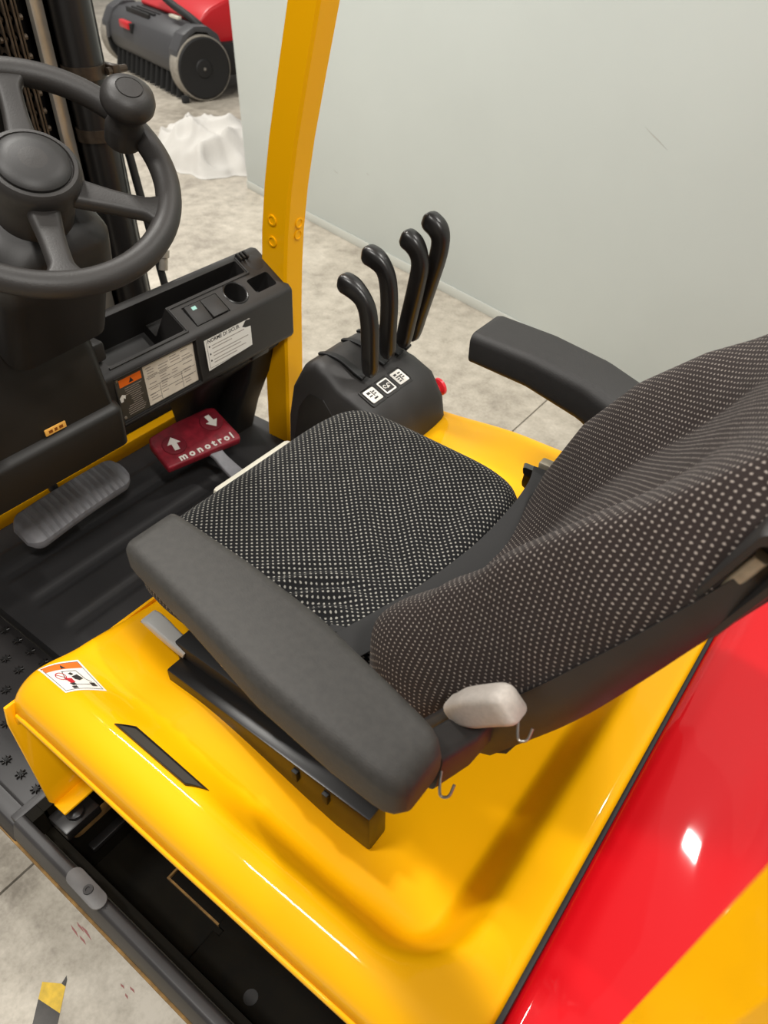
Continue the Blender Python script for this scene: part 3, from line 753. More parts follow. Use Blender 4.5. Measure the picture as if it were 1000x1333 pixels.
# --- lever console ---------------------------------------------------------------
def build_levers():
    YA, YB = -1.0, -1.240
    prof0 = [(1.035, .43), (1.030, .62), (1.018, .76), (.998, .845), (.968, .897), (.932, .918), (.90, .908), (.872, .885), (.852, .876), (.838, .874), (.785, .852), (.752, .80), (.742, .74), (.742, .43)]
    # loft along y with swelling
    rings = []
    cx, cz = .89, .62
    for y, k in ((YA, .90), (YA-.006, .955), (YA-.018, .99), (YA-.03, 1.0), (YA-.13, 1.012), (YB+.05, 1.0), (YB+.025, .985), (YB+.008, .95), (YB, .90)):
        rings.append([(cx+(p[0]-cx)*(1-(1-k)*.9), y, cz+(p[1]-cz)*(1-(1-k)*.55) if p[1] > .5 else p[1]) for p in prof0])
    con = G().add(loft(rings)).build('lever_console', DASHM, FORK, ang=50, label='black console carrying four hydraulic levers')
    # inset side panel
    ins = [(1.005, .50), (1.0, .70), (.975, .80), (.945, .842), (.905, .842), (.872, .80), (.86, .70), (.86, .50)]
    fr = (Vector((0, YA-.0005, 0)), Vector((1, 0, 0)), Vector((0, 0, 1)), Vector((0, 1, 0)))
    G().add(prism(ins, fr, -.004, .003, .002)).build('side_inset', COWL, con)
    # raised black strips; their colour stands for the shade inside the lever slots
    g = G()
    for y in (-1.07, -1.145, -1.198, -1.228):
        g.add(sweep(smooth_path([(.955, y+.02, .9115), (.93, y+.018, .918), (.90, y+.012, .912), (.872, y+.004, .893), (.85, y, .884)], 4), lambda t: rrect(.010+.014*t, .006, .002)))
    g.build('lever_slot_shade', CAV, con)
    # levers
    paths = [(-1.065, [(.832, .895), (.8325, .95), (.834, 1.014), (.845, 1.052), (.872, 1.074), (.908, 1.082)]),
             (-1.14, [(.845, .90), (.8435, .96), (.842, 1.032), (.85, 1.082), (.873, 1.106), (.908, 1.113)]),
             (-1.20, [(.849, .90), (.836, .965), (.820, 1.04), (.812, 1.095), (.827, 1.128), (.858, 1.141)]),
             (-1.238, [(.852, .90), (.836, .96), (.814, 1.035), (.793, 1.115), (.798, 1.153), (.833, 1.173)])]
    for k, (y, pts) in enumerate(paths):
        pth = smooth_path([(p[0], y, p[1]) for p in pts], 7)
        n = len(pth)
        def sec(t):
            if t < .12: w, h = .030+.005*sst(0, .12, t), .025
            elif t < .62: w, h = .035, .027
            else: w, h = .035+.005*sst(.62, .85, t), .027+.009*sst(.62, .85, t)
            e = 1.0
            if t > .9: e = sqrt(max(.02, 1-((t-.9)/.1)**2*.97))
            if t < .05: e = .55+.45*sqrt(1-((.05-t)/.05)**2)
            return [(a*e, b*e) for a, b in rrect(w, h, min(w, h)*.36, 4)]
        g = G().add(sweep(pth, sec, (0, 1, 0)), 0)
        for s in (.09, .40):
            p = pth[int(s*(n-1))]
            for sgn in (1,):
                g.add(lathe(frame(p+Vector((-.0105, .006, 0)), (0, 1, 0), (0, 0, 1)) if False else (p+Vector((-.0125, 0, 0)), Vector((0, 1, 0)), Vector((0, 0, 1)), Vector((-1, 0, 0))), [(.0048, -.002), (.0048, .0018), (.004, .0026), (.0005, .0026)], 12), 1 if (k == 0 and s < .2) else 2)
        g.build('lever', [BLK2, CHROME, DASHM], con)
    # pictogram decals on sloped facet
    ex = Vector((0, -1, 0)); ey = Vector((.053, 0, .022)).normalized(); ez = ex.cross(ey)
    if ez.z < 0: ez = -ez
    for k, y in enumerate((-1.048, -1.094, -1.140)):
        o = Vector((.8115, y, .8655)); fr = (o, ex, ey, ez)
        g = G(); s = .0165
        g.add(prism(rrect(2*s, 2*s, .003, 3), fr, .0, .0012), 0)
        g.add(prism(rrect(2*s-.007, 2*s-.007, .001, 2), fr, .0012, .0015), 1 if k == 1 else 0)
        if k == 1:
            for a in (-.006, .006):
                for i in range(8):
                    t0, t1 = 2*pi*i/10, 2*pi*(i+1)/10
                    g.add(prism([(a+.0048*cos(t0), .0048*sin(t0)), (a+.0048*cos(t1), .0048*sin(t1)), (a+.003*cos(t1), .003*sin(t1)), (a+.003*cos(t0), .003*sin(t0))], fr, .0015, .0018), 0)
            g.add(prism([(-.003, -.006), (.003, -.006), (0, -.001)], fr, .0015, .0018), 0)
        else:
            rs = [(-.011, -.003, .006, .011), (.002, .011, .007, .010), (-.011, .011, .0005, .003), (-.011, -.004, -.005, -.002), (-.001, .002, -.011, .0), (.004, .011, -.006, -.003), (-.011, -.004, -.011, -.008)] if k == 2 else \
                 [(-.011, -.002, .005, .011), (.001, .0035, -.004, .011), (.005, .011, .005, .008), (.005, .011, -.001, .002), (-.011, -.002, -.002, .001), (-.005, .006, -.011, -.007)]
            for q in rs: g.add(fbox(fr, *q, .0015, .0018), 1)
        g.build('pictogram', [WHT, DARKP], con)
        # moulded seat around the decal
        r = G()
        fr2 = (o-ez*.001, ex, ey, ez)
        r.add(loft([tf(fr2, [(p[0], p[1], c) for p in rrect(w, w, .005, 3)]) for w, c in ((.047, -.002), (.047, .0012), (.044, .0018), (.042, .0008))], cap=False)).build('pictogram_bezel', DASHM, con)
    # emergency stop
    o = Vector((.792, -1.246, .788)); fr = frame(o, (1, 0, 0), (0, 0, 1)); fr = (fr[0], fr[1], fr[2], Vector((-.25, -1, .15)).normalized())
    fr = frame(o, Vector((1, -.25, 0)), Vector((0, .15, 1))); 
    if fr[3].y > 0: fr = (fr[0], fr[1], fr[2], -fr[3])
    G().add(lathe(fr, [(.017, -.01), (.017, .004), (.0125, .006), (.0125, .012), (.0175, .014), (.021, .017), (.021, .023), (.0175, .026), (.001, .027)], 28)).build('stop_button', STOP, con, label='red mushroom emergency stop button')
build_levers()

# --- operator seat ----------------------------------------------------------------
SY = -.70
def build_seat():
    # seat base / suspension
    g = G()
    g.add(box(.33, .80, SY-.20, SY+.22, .735, .80, .01))
    base = g.build('operator_seat', BLKD, FORK, label='black operator seat upholstered in dotted fabric')
    G().add(box(.34, .86, SY-.19, SY+.22, .788, .815, .010)).add(box(.80, .900, -.878, -.672, .792, .816, .010)).build('seat_pan', CREAM, base, label='cream plastic seat pan edge')
    G().add(box(.292, .688, -.410, -.372, .672, .758, .004)).build('slide_rail', BLK2, base, label='black slide rail')
    g = G(); g.add(box(.29, .70, -.445, -.404, .735, .785, .004)); g.add(box(.42, .68, -.50, -.43, .75, .80, .004)); g.build('rail_cover', BLKD, base)
    for x in (.415, .36): G().add(box(x, x+.010, -.373, -.366, .728, .750, .001)).build('rail_notch', CAV, base)
    G().add(sweep(smooth_path([(.60, -.418, .800), (.55, -.412, .806), (.49, -.405, .800)], 4), rrect(.016, .012, .004))).build('bellows_clip', CREAM, base, label='pale plastic clip under the armrest')
    # fore-aft lever with grey grip
    gp = [(.765, -.410, .792), (.745, -.410, .790), (.72, -.410, .782), (.695, -.411, .772), (.68, -.412, .766)]
    def gs(t): return rrect(.030-.006*sst(.2, 1, t), (.013+.004*sst(0, .4, t))*(.5+.5*sst(0, .12, t)), .005)
    G().add(sweep(smooth_path(gp, 5), gs)).build('adjust_grip', GREYP, base, label='light grey adjustment grip')
    G().add(tube([(.69, -.412, .768), (.64, -.412, .756)], .006)).build('adjust_rod', BLK2, base)
    # cushion ------------------------------------------------
    cx, cy, a, b = .605, SY+.008, .228, .280
    n = 160; e = 5.4
    def outl(t):
        c, s = cos(t), sin(t)
        r = (abs(c)**e+abs(s)**e)**(-1/e); return r*c, r*s
    prof = [(k*.76/44, 0.0, 0) for k in range(45)]+[ (.79, -.001, 0), (.85, -.004, 0), (.90, -.009, .002), (.94, -.017, .006), (.97, -.028, .014), (.99, -.042, .026), (1.0, -.06, .042), (.995, -.08, .06), (.975, -.098, .078), (.93, -.105, .09)]
    verts = []; uvs = []; faces = []
    def top(x, y):
        u, v = (x-cx)/a, (y-cy)/b
        z = .906+.010*u
        z += .012*(abs(v)**3)*(1-.3*u)-.014*math.exp(-(v*1.6)**2)*sst(.6, -.6, u)
        z += -.03*sst(.62, 1.15, u)
        # pulled-fabric wrinkles: arcs around the rear left, fan lines towards the right
        dx, dy = x-.455, y-(-.455); rr = hypot(dx, dy); th = atan2(-dy, dx)
        wv = .0064*cos(2*pi*(rr+.012*sin(3*th))/.036)*sst(.035, .07, rr)*sst(.20, .11, rr)*sst(-.7, -.2, th)*sst(1.9, 1.0, th)
        dx, dy = x-.36, y-(-.60); rr = hypot(dx, dy); th = atan2(-dy, dx)
        wv += .0036*sin(th*15+2*sin(rr*12))*sst(.08, .16, rr)*sst(.40, .22, rr)*sst(.1, .5, th)*sst(1.7, 1.2, th)
        return z+wv
    for s, dz, arc in prof:
        for i in range(n):
            ox, oy = outl(2*pi*i/n)
            x = cx+a*s*ox; y = cy+b*s*oy
            zt = top(cx+a*min(s, .97)*ox, cy+b*min(s, .97)*oy)
            verts.append((x, y, zt+dz)); L = hypot(ox*a, oy*b)
            uvs.append((x+ox*a/L*arc*1.2, y+oy*b/L*arc*1.2))
    for k in range(len(prof)-1):
        for i in range(n):
            j = (i+1) % n; faces.append((k*n+i, k*n+j, (k+1)*n+j, (k+1)*n+i))
    k = (len(prof)-1)*n; faces.append(tuple(range(k+n-1, k-1, -1)))
    g = G(); g.v = verts; g.f = faces; g.m = [0]*len(faces)
    g.build('cushion', FABC, base, ang=80, uvs=uvs, label='black seat cushion with fine pale dots')
    # backrest ------------------------------------------------
    B0 = Vector((.30, 0, .88)); D = Vector((-.507, 0, .862)).normalized(); N = Vector((.862, 0, .507)).normalized()
    crest = [(-.11, .0), (-.06, .045), (-.01, .072), (.06, .096), (.176, .114), (.284, .108), (.355, .090), (.383, .083), (.436, .062), (.475, .050), (.52, .037), (.575, .018), (.62, .0)]
    half = [(-.11, .195), (-.05, .232), (.05, .252), (.28, .245), (.38, .236), (.46, .222), (.52, .202), (.56, .178), (.59, .14), (.61, .085), (.62, .04)]
    nu, nv = 72, 72; verts = []; uvs = []
    for i in range(nu):
        h = -.11+.73*(1-(1-i/(nu-1))**1.0); 
        cr = lerp_tab(crest, h); W = lerp_tab(half, h)
        rec = .62*sst(-.06, .10, h)*sst(.60, .36, h)    # depth of the central channel
        arc = 0; row = []; prev = None
        for j in range(nv):
            t = -1+2*j/(nv-1); s = math.copysign(1-(1-abs(t))**1.5, t)
            q = abs(s)
            if q > .78: p = sqrt(max(0, 1-((q-.78)/.22)**2))
            else: p = 1-rec*sst(.78, .18, q)
            o = cr*(1-.22*sst(0, .5, s)*sst(.08, .25, h)+.26*sst(.3, .7, s)*sst(.16, .04, h)*sst(-.1, .0, h))*p+.004*math.exp(-((q-.30)/.05)**2)*-1*sst(.0, .1, h)*sst(.5, .4, h)
            o -= .032*sst(.06, .30, h)*(.15+.85*sst(.62, .44, h))*sst(.80, 1.0, q)
            P = B0+D*h+N*o+Vector((0, SY+W*s+.012*sst(.4, 1, s)*sst(.2, .04, h), 0))
            if prev is not None: arc += (P-prev).length
            prev = P; row.append((P, arc))
        for P, ar in row: verts.append(tuple(P)); uvs.append((ar-row[nv//2][1], h+.003*0))
    faces = [(i*nv+j, (i+1)*nv+j, (i+1)*nv+j+1, i*nv+j+1) for i in range(nu-1) for j in range(nv-1)]
    # turn the fabric edge round behind the foam
    loop = [j for j in range(nv)]+[i*nv+nv-1 for i in range(1, nu)]+[(nu-1)*nv+j for j in range(nv-2, -1, -1)]+[i*nv for i in range(nu-2, 0, -1)]
    k0 = len(verts); cen = B0+D*.25+Vector((0, SY, 0))
    for q in loop:
        P = Vector(verts[q]); hh = (P-B0).dot(D); oo = (P-B0-Vector((0, P.y, 0))).dot(N)
        P2 = P+N*(-.044-oo) if hh > .1 else P+N*(-.01)
        P2 += (cen-P2)*.02; verts.append(tuple(P2)); uvs.append((uvs[q][0], uvs[q][1]+.02))
    L_ = len(loop)
    for i in range(L_): faces.append((loop[i], loop[(i+1) % L_], k0+(i+1) % L_, k0+i))
    faces.append(tuple(range(k0, k0+L_)))
    g = G(); g.v = verts; g.f = faces; g.m = [0]*len(faces)
    g.build('backrest', FABB, base, ang=85, uvs=uvs, label='dark brown dotted fabric backrest with side bolsters')
    # shell
    rings = []
    for i in range(30):
        h = .09+.53*i/29; W = lerp_tab(half, h)+.004
        dep = .085-.022*sst(.2, .5, h)
        ring = []
        for s, o in ((-1, -.030), (-1, -dep*.6), (-.985, -dep*.85), (-.95, -dep), (-.5, -dep-.008), (0, -dep-.01), (.5, -dep-.008), (.95, -dep), (.985, -dep*.85), (1, -dep*.6), (1, -.030), (.9, -.034), (0, -.034), (-.9, -.034)):
            ring.append(tuple(B0+D*h+N*o+Vector((0, SY+W*s, 0))))
        rings.append(ring)
    G().add(loft(rings)).build('backrest_shell', BLK, base, ang=40, label='black plastic backrest shell')
    # seam strip between the shell and fabric
    # grip frame on the left side of the shell
    o = B0+D*.488+N*(-.036); o.y = SY+.206
    ex = (D+N*.2).normalized(); ey = (N-D*.2).normalized(); fr = (o, ex, ey, Vector((0, 1, 0)))
    def ringp(L, Wd, r, c): return tf(fr, [(p[0], p[1]-.35*p[0]*p[0], c) for p in rrect(L, Wd, r, 4)])
    g = G().add(loft([ringp(.124, .040, .010, -.03), ringp(.124, .040, .010, .012), ringp(.120, .036, .009, .016), ringp(.102, .026, .008, .016), ringp(.098, .023, .007, .013), ringp(.096, .022, .007, -.01)], cap=False))
    g.build('side_grip', BLK, base, label='dark grip frame on backrest side')
    G().add(loft([ringp(.098, .023, .007, -.004), ringp(.096, .022, .007, -.002)])).build('grip_pocket', CAV, base)
    G().add(sweep([tuple(fr[0]+ex*x+ey*(.003-.35*x*x)+Vector((0, .004, 0))) for x in [-.044+.075*i/8 for i in range(9)]], rrect(.012, .012, .003), N)).build('grip_insert', METALB, base, label='beige metal strip')
    g = G().add(fbox((B0+D*.585+N*(-.02)+Vector((0, SY+.125, 0)), D, N, Vector((0, 1, 0))), -.02, .012, -.03, .03, 0, .06, .005)); g.build('shell_block', BLK, base)
    # recliner lever
    pth = [(.217, -.428, 1.010), (.203, -.426, 1.026), (.187, -.424, 1.046), (.168, -.422, 1.068), (.152, -.421, 1.084)]
    fw = Vector((.7, 0, .7))
    def rs(t):
        e = sqrt(max(.05, 1-(max(0, t-.82)/.18)**2)) if t > .82 else .8+.2*sst(0, .15, t)
        return rrect(.030*(.7+.3*e), .040*(.74+.26*sst(0, .4, t))*(.72+.28*e), .009*(.7+.3*e))
    G().add(sweep(smooth_path(pth, 5), rs, fw)).build('recliner_grip', LGREY, base, ang=75, label='pale grey recliner grip')
    G().add(tube([(.245, -.42, .965), (.222, -.428, 1.0)], .008)).build('recliner_pivot', STEEL, base)
    # wire hooks
    def hook(c, s):
        pts = [c+Vector((0, 0, 0)), c+Vector((-.006, .012, -.004))*s, c+Vector((-.012, .018, -.014))*s, c+Vector((-.020, .014, -.012))*s, c+Vector((-.020, .004, -.002))*s]
        return tube(smooth_path(pts, 5), .0016, 8)
    G().add(hook(Vector((.150, -.435, 1.050)), .9)).build('wire_hook', WIRE, base)
    G().add(hook(Vector((.190, -.36, 1.005)), .9)).build('wire_hook', WIRE, base)
    # pivot bracket under the backrest
    g = G().add(loft([[(p[0], y, p[1]) for p in [(.42, .79), (.41, .86), (.30, .90), (.20, .95), (.155, .955), (.165, .925), (.26, .845), (.30, .79)]] for y in (SY+.215, SY+.235)]))
    g.build('pivot_bracket', BLKD, base)
    g = G().add(loft([[(p[0], y, p[1]) for p in [(.42, .79), (.41, .86), (.30, .90), (.20, .95), (.155, .955), (.165, .925), (.26, .845), (.30, .79)]] for y in (SY-.235, SY-.215)]))
    g.build('pivot_bracket', BLKD, base)
    # left armrest (worn grey) and right armrest ------------------------------
    def arm(st, name, m, lab):
        rings = []
        N_ = 34
        for i in range(N_+1):
            t = i/N_
            x, yi, yo, zt, th = [lerp_tab([(q[0], q[1+k]) for q in st], t) for k in range(5)]
            e = 1.0
            if t < .045: e = sqrt(max(.0, 1-((.045-t)/.045)**2))
            if t > .93: e = sqrt(max(.0, 1-((t-.93)/.07)**2))
            w = abs(yo-yi); cy_ = (yi+yo)/2; cz_ = zt-th/2
            rr = min(w, th)*.26
            k = .80+.20*e
            sec = rrect(w*k, th*(.78+.22*e), rr, 5)
            rings.append([(x, cy_+p[0], cz_+p[1]) for p in sec])
        o = G().add(loft(rings)).build(name, m, base, ang=55, label=lab)
        return o
    # t, x, y_inner, y_outer, z_top, thickness
    arm([(0, .618, -.402, -.326, 1.098, .046), (.04, .612, -.403, -.324, 1.100, .048), (.3, .485, -.400, -.305, 1.097, .056), (.55, .375, -.394, -.288, 1.090, .068), (.8, .27, -.378, -.284, 1.078, .072), (.93, .212, -.368, -.284, 1.070, .066), (1, .188, -.360, -.288, 1.064, .056)], 'armrest', ARM, 'worn grey vinyl armrest beside the sticker side')
    arm([(0, .574, -1.002, -1.098, 1.096, .055), (.04, .568, -1.000, -1.102, 1.103, .057), (.35, .46, -1.000, -1.104, 1.098, .060), (.6, .36, -1.000, -1.104, 1.085, .072), (.85, .27, -.985, -1.095, 1.065, .09), (1, .21, -.97, -1.08, 1.05, .09)], 'armrest', ARMR, 'dark armrest beside the lever console')
    # under-trim of left armrest and its arm to the backrest
    g = G().add(loft([[(x, yc+p[0], zc+p[1]) for p in rrect(w, .035, .012)] for x, yc, zc, w in ((.60, -.362, 1.046, .05), (.45, -.352, 1.034, .07), (.30, -.338, 1.008, .08), (.225, -.333, 1.0, .075), (.20, -.338, 1.0, .06))]))
    g.build('armrest_trim', BLK, base)
    G().add(sweep([(.21, -.36, 1.0), (.20, -.41, .985), (.20, -.47, .97)], rrect(.05, .04, .01), (1, 0, 0))).build('armrest_bracket', BLK, base)
    G().add(sweep([(.25, -1.03, 1.0), (.22, -.98, .985), (.20, -.93, .97)], rrect(.05, .04, .01), (1, 0, 0))).build('armrest_bracket', BLK, base)
    # seat belt across the rear of the cushion and buckle on the right
    pb = [(.372, -.950, .938), (.356, -.90, .942), (.350, -.83, .936), (.356, -.74, .922), (.374, -.63, .916), (.398, -.54, .914), (.425, -.46, .910)]
    G().add(sweep(smooth_path(pb, 6), rrect(.046, .003, .0012), (-.25, .1, 1))).build('seat_belt', BELT, base, label='black seat belt lying across the cushion')
    g = G().add(loft([[tuple(Vector((x, y, z))+Vector((p[0], p[1]*.3, p[1]))) for p in rrect(.05, .022, .007)] for x, y, z in ((.405, -.99, .86), (.40, -.985, .89), (.395, -.965, .918), (.385, -.94, .928))]))
    g.build('belt_buckle', BLK2, base, label='black belt buckle')
    G().add(box(.36, .40, -.995, -.975, .905, .93, .004)).build('buckle_slot', METALB, base)
    # left rear bolster tag
    G().add(sweep([(.44, -.505, .905), (.462, -.500, .90)], rrect(.012, .002, .0008))).build('fabric_tab', BELT, base)
build_seat()

# --- overhead guard posts -----------------------------------------------------------
def build_guard():
    # profile measured along the post: rear face and inner face visible
    def sec(cx, cy):
        return [(cx-.042, cy+.024), (cx-.036, cy+.030), (cx+.034, cy+.030), (cx+.042, cy+.02), (cx+.042, cy-.030), (cx-.042, cy-.030)]
    rings = []; cl = [(.40, 1.300), (.62, 1.285), (.85, 1.270), (.95, 1.260), (1.04, 1.248), (1.15, 1.226), (1.25, 1.200), (1.38, 1.160), (1.50, 1.122), (1.80, 1.02), (2.15, .90)]
    for z, x in cl: rings.append([(p[0], p[1], z) for p in sec(x, -1.262)])
    po = G().add(loft(rings)).build('guard_post', YEL, FORK, ang=20, label='yellow overhead guard post behind the dashboard')
    for z, dy in ((1.055, -.004), (1.015, .004)):
        x = lerp_tab(cl, z)-.032
        for s, (nx, ny, ox, oy) in enumerate(((-.5, .5, 0, .020),)):
            pass
    def bolt(o, n):
        n = Vector(n).normalized(); ex = n.cross(Vector((0, 0, 1))).normalized(); ey = n.cross(ex)
        G().add(lathe((Vector(o), ex, ey, n), [(.0125, -.002), (.0125, .0025), (.009, .003), (.0085, .001), (.004, .001), (.001, .001)], 14)).build('bolt', YEL, po)
    for z, dx in ((1.072, .004), (1.022, .000)): bolt((lerp_tab(cl, z)+dx, -1.232, z), (0, 1, 0))
    for z, y in ((1.065, -1.272), (1.037, -1.272)): bolt((lerp_tab(cl, z)-.042, y, z), (-1, 0, -.1))
    # rear left post close to the photographer
    rings = []
    for z, x, y in ((.70, -.020, -.205), (1.1, -.033, -.205), (1.4, -.046, -.205), (1.56, -.06, -.205), (2.15, -.06, -.215)):
        # front-right corner at (x, y)
        rings.append([(p[0], p[1], z) for p in [(x, y-.004), (x-.014, y+.046), (x-.022, y+.052), (x-.085, y+.052), (x-.092, y+.044), (x-.085, y-.012), (x-.01, y-.012)]])
    G().add(loft(rings)).build('guard_post', YEL, FORK, ang=25, label='yellow rear guard post beside the red counterweight')
build_guard()

# --- mast -----------------------------------------------------------------------
def build_mast():
    def chan(y0, y1, x0, x1, t, side):
        # C profile
        pts = [(x0, y0), (x1, y0), (x1, y1), (x0, y1), (x0, y1-side*t), (x1-t, y1-side*t), (x1-t, y0+side*t), (x0, y0+side*t)]
        return prism(pts, FW, .05, 2.2, .002)
    g = G()
    g.add(box(1.69, 1.80, -1.185, -1.13, .05, 2.2, .004)); g.add(box(1.79, 1.81, -1.15, -.30, .05, 2.2))
    m = g.build('mast', MAST, FORK, label='black lift mast with chain and cylinder')
    G().add(box(1.69, 1.80, -.33, -.265, .05, 2.2, .004)).build('mast_channel', MAST, m)
    G().add(box(1.70, 1.80, -1.010, -.985, .05, 2.2, .003)).build('inner_channel', MAST, m)
    G().add(box(1.70, 1.80, -.50, -.475, .05, 2.2, .003)).build('inner_channel', MAST, m)
    G().add(box(1.685, 1.70, -1.060, -1.030, .05, 2.2, .002)).build('wear_strip', CHROME, m, label='pale steel strip')
    G().add(lathe(frame((1.665, -1.108, .2), (1, 0, 0), (0, 1, 0)), [(.043, 0), (.043, 2.0)], 28)).build('lift_cylinder', BLK2, m, label='black lift cylinder')
    G().add(tube([(1.675, -1.158, .4), (1.675, -1.158, 2.2)], .009)).build('hose', BLKD, m)
    G().add(tube([(1.60, -1.165, .45), (1.60, -1.17, .80), (1.64, -1.165, 1.15), (1.68, -1.15, 1.4)], .010)).build('hose', BLKD, m)
    for z in (1.325, 1.20):
        g = G().add(lathe(frame((1.665, -1.108, z), (1, 0, 0), (0, 1, 0)), [(.047, 0), (.047, .026)], 28))
        g.add(box(1.61, 1.66, -1.165, -1.145, z+.002, z+.024, .003))
        g.add(lathe((Vector((1.62, -1.135, z+.013)), Vector((1, 0, 0)), Vector((0, 0, 1)), Vector((0, -1, 0))), [(.008, 0), (.008, .05), (.001, .05)], 10))
        g.build('cylinder_clamp', CHAIN, m)
    g = G(); g.add(lathe(frame((1.58, -1.19, .74), (1, 0, 0), (0, 1, 0)), [(.016, 0), (.016, .03), (.011, .035), (.011, .07), (.018, .075), (.018, .10), (.001, .1)], 14)); g.build('hose_fitting', CHROME, m)
    g = G(); g.add(lathe(frame((1.60, -1.17, .88), (1, .3, 0), (0, 1, .3)), [(.012, 0), (.012, .03), (.016, .032), (.016, .05), (.001, .05)], 12)); g.build('hose_fitting', CHROME, m)
    # leaf chain links
    first = None; pitch = .034
    for k in range(52):
        z = .55+pitch*k
        if first is None:
            g = G()
            def plate(y, zc):
                pl = [(.0135*cos(a), pitch/2+.0135*sin(a)) for a in [pi*i/6 for i in range(7)]]+[(.0135*cos(a), -pitch/2+.0135*sin(a)) for a in [pi+pi*i/6 for i in range(7)]]
                g.add(prism(pl, (Vector((1.66, y, zc)), Vector((1, 0, 0)), Vector((0, 0, 1)), Vector((0, 1, 0))), -.0025, .0025, .0008, 1))
            for y in (-.935, -.955, -.975): plate(y, z)
            g.add(lathe((Vector((1.655, -.926, z+pitch/2)), Vector((1, 0, 0)), Vector((0, 0, 1)), Vector((0, -1, 0))), [(.006, 0), (.006, .06), (.0005, .06)], 8))
            for y in (-.945, -.965):
                pl = [(.0135*cos(a), pitch/2+.0135*sin(a)) for a in [pi*i/6 for i in range(7)]]+[(.0135*cos(a), -pitch/2+.0135*sin(a)) for a in [pi+pi*i/6 for i in range(7)]]
                g.add(prism(pl, (Vector((1.655, y, z+pitch)), Vector((1, 0, 0)), Vector((0, 0, 1)), Vector((0, 1, 0))), -.0025, .0025, .0008, 1))
            first = g.build('chain_link', CHAIN, m); w0 = WLOC[first.name]
        elif k % 2 == 0: copyobj(first, m, w0+Vector((0, 0, pitch*k)))
        else: copyobj(first, m, w0+Vector((0, 0, pitch*k)))
build_mast()

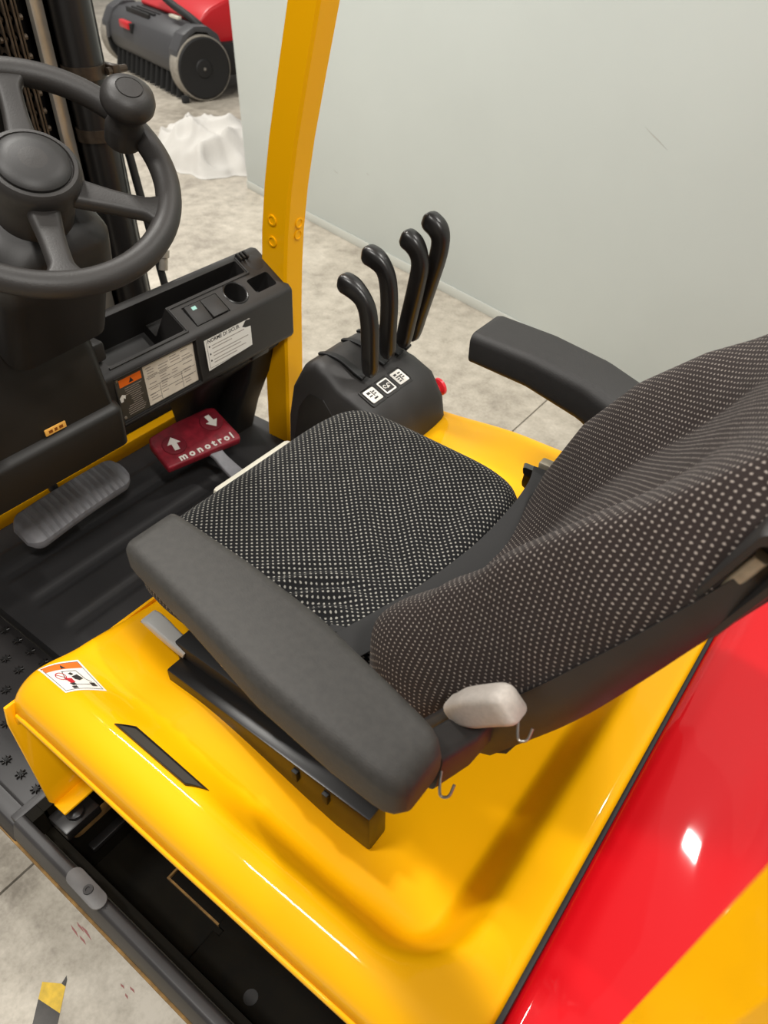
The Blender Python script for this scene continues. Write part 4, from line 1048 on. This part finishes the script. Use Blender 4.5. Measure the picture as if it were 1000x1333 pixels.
# ------------------------------------------------------------------ push sweeper in the background
def build_sweeper():
    a0 = Vector((5.95, -5.16, 0)); a1 = Vector((7.72, -5.76, 0)); K = 1.37
    ax = (a1-a0).normalized(); L = (a1-a0).length
    bx = Vector((0, 0, 1)).cross(ax)
    if bx.y > 0: bx = -bx
    R = .26
    root = thing('push_sweeper', tuple(a0+ax*L/2), 'dark grey and red push sweeper with big wheels standing on the floor beyond the partition', 'sweeper')
    fr = (a0, bx*1.02, Vector((0, 0, 1))*K, ax)     # local: b, z, along axle
    def wheel(c0):
        wf = (a0+ax*c0+Vector((0, 0, R)), bx, Vector((0, 0, 1)), ax)
        tr = lathe(wf, [(R*.80, -.066), (R*.97, -.066), (R, -.05), (R, .09), (R*.97, .105), (R*.80, .105)], 40)
        w_ = G().add(tr).build('wheel', MOWT, root, label='grey treaded wheel')
        G().add(lathe(wf, [(R*.94, .06), (R*.94, -.068), (R*.88, -.078), (R*.30, -.066), (R*.26, -.076), (R*.10, -.078), (.001, -.078)], 36)).build('hubcap', BLKD, w_)
        G().add(lathe((wf[0]-ax*.078, wf[1], wf[2], -ax), [(.013, 0), (.012, .006), (.001, .008)], 12)).build('axle_nut', WIRE, w_)
    wheel(0.0); wheel(L)
    # housing: curved shell between the wheels
    prof = [(-.165, .135), (-.205, .17), (-.222, .23), (-.205, .30), (-.165, .355), (-.09, .395), (.02, .41), (.14, .41), (.22, .36), (.25, .24), (.25, .14)]
    g = G(); g.add(prism(prof, fr, .12, L-.12, .012)); bd = g.build('housing', MOWG, root, ang=30, label='dark grey curved housing')
    arch = [(-.245, .20), (-.225, .30), (-.15, .385), (-.04, .425), (.08, .42), (.17, .37), (.21, .28), (.17, .30), (.07, .385), (-.03, .395), (-.12, .36), (-.175, .29), (-.195, .22)]
    for c0, c1 in ((-.055, .13), (L-.13, L+.055)): G().add(prism(arch, fr, c0, c1, .004)).build('wheel_arch', MOWG, bd)
    g = G()
    for k in range(4): g.add(fbox((a0+ax*(L*.62)+Vector((0, 0, .552))+bx*(-.10+.055*k), ax, bx, Vector((0, 0, 1))), -.30, .30, -.012, .012, -.04, .016, .003))
    g.build('vent_louvre', BLKD, bd)
    kf = (a0+ax*(L*.66)+Vector((0, 0, .455))+bx*(-.20), ax, Vector((.0, 0, 1)), -bx)
    G().add(fbox(kf, -.13, .11, -.035, .03, -.01, .045, .012)).build('adjust_knob', MOWR, bd, label='red adjustment knob')
    G().add(fbox(kf, -.16, -.13, -.06, .02, -.02, .03, .006)).build('knob_shaft', BLKD, bd)
    # brush bristle bundles
    n = 13
    for k in range(n):
        c = .14+(L-.28)*k/(n-1)
        G().add(loft([tf(fr, [(-.15+p[0], .145, c+p[1]) for p in circ(.026, 8)]), tf(fr, [(-.175+p[0]*1.3, .010, c+.02+p[1]*.7) for p in circ(.03, 8)])])).build('brush_tuft', BRUSH, bd)
    # red hopper behind
    prof = [(.06, .43), (.18, .50), (.42, .56), (.80, .54), (.88, .46), (.88, .25), (.24, .25), (.16, .36)]
    g = G(); g.add(prism(prof, fr, .10, L*.82, .025, 3)); hp = g.build('hopper', MOWR, root, ang=30, label='red hopper lid')
    prof = [(.22, .12), (.2, .30), (.26, .31), (.92, .31), (.92, .12)]
    G().add(prism(prof, fr, .02, L*.9, .015)).build('hopper_base', BLKD, root)
    prof = [(.22, .512), (.42, .574), (.76, .556), (.76, .546), (.42, .562), (.22, .50)]
    G().add(prism(prof, fr, L*.28, L*.62, .004)).build('lid_crease', MOWR, hp)
    # handle tube
    p = [tf(fr, [(-.02, .30, .02)])[0], tf(fr, [(.02, .45, .06)])[0], tf(fr, [(.30, .72, .55)])[0], tf(fr, [(.55, 1.0, .95)])[0]]
    p = [tf(fr, [(.16, .33, -.02)])[0], tf(fr, [(.04, .44, .16)])[0], tf(fr, [(-.02, .53, .62)])[0], tf(fr, [(.02, .66, 1.15)])[0]]
    G().add(tube(smooth_path(p, 6), .032)).build('handle_tube', BLKD, root)
    G().add(fbox((Vector(p[1])+Vector((0, 0, .0)), ax, bx, Vector((0, 0, 1))), .10, .30, -.10, -.06, -.01, .012, .004)).build('handle_label', CREAM, root)
    G().add(tf(fr, [(p_[0], p_[1], p_[2]) for p_ in [(.25, .02, -.0), (.29, .02, 0), (.29, .02, .04), (.25, .02, .04), (.25, .06, -.0), (.29, .06, 0), (.29, .06, .04), (.25, .06, .04)]]) and fbox((a0+bx*(-.20)+ax*(-.02), ax, bx, Vector((0, 0, 1))), -.03, .03, -.03, .03, .0, .06, .01)).build('skid', BRUSH, root)
build_sweeper()

def build_cloth():
    c = Vector((4.62, -3.98, 0)); rx, ry = .54, .40; ang = radians(-18)
    nr, na = 40, 120; v = []; f = []
    for i in range(nr+1):
        t = i/nr
        for j in range(na):
            a = 2*pi*j/na
            rad = 1+.16*nz(cos(a)*1.5, sin(a)*1.5, 3)+.10*nz(cos(a)*4, sin(a)*4, 9)
            x = rx*rad*t*cos(a); y = ry*rad*t*sin(a)
            z = .20*(1-t**3.0)*(1+.7*nz(x*2.4, y*2.4, 1))
            rid = (1-min(1, abs(nz(x*3.2+.6*y, y*4, 5))*1.6))**2; z += .09*(rid-.3)*sst(1.0, .75, t)
            rid2 = (1-min(1, abs(nz(x*6, y*5-x*3, 8))*1.6))**2; z += .05*(rid2-.3)*sst(1.02, .8, t)
            z = max(z*sst(1.001, .93, t), .006*(1-t))
            X = c.x+x*cos(ang)-y*sin(ang); Y = c.y+x*sin(ang)+y*cos(ang)
            v.append((X, Y, z+.002))
    for i in range(nr):
        for j in range(na):
            k = (j+1) % na; f.append((i*na+j, i*na+k, (i+1)*na+k, (i+1)*na+j))
    g = G().add((v, f)); o = g.build('crumpled_cloth', CLOTH, ang=80)
    tag(o, 'heap of crumpled white cloth lying on the floor by the partition end', 'cloth')
build_cloth()
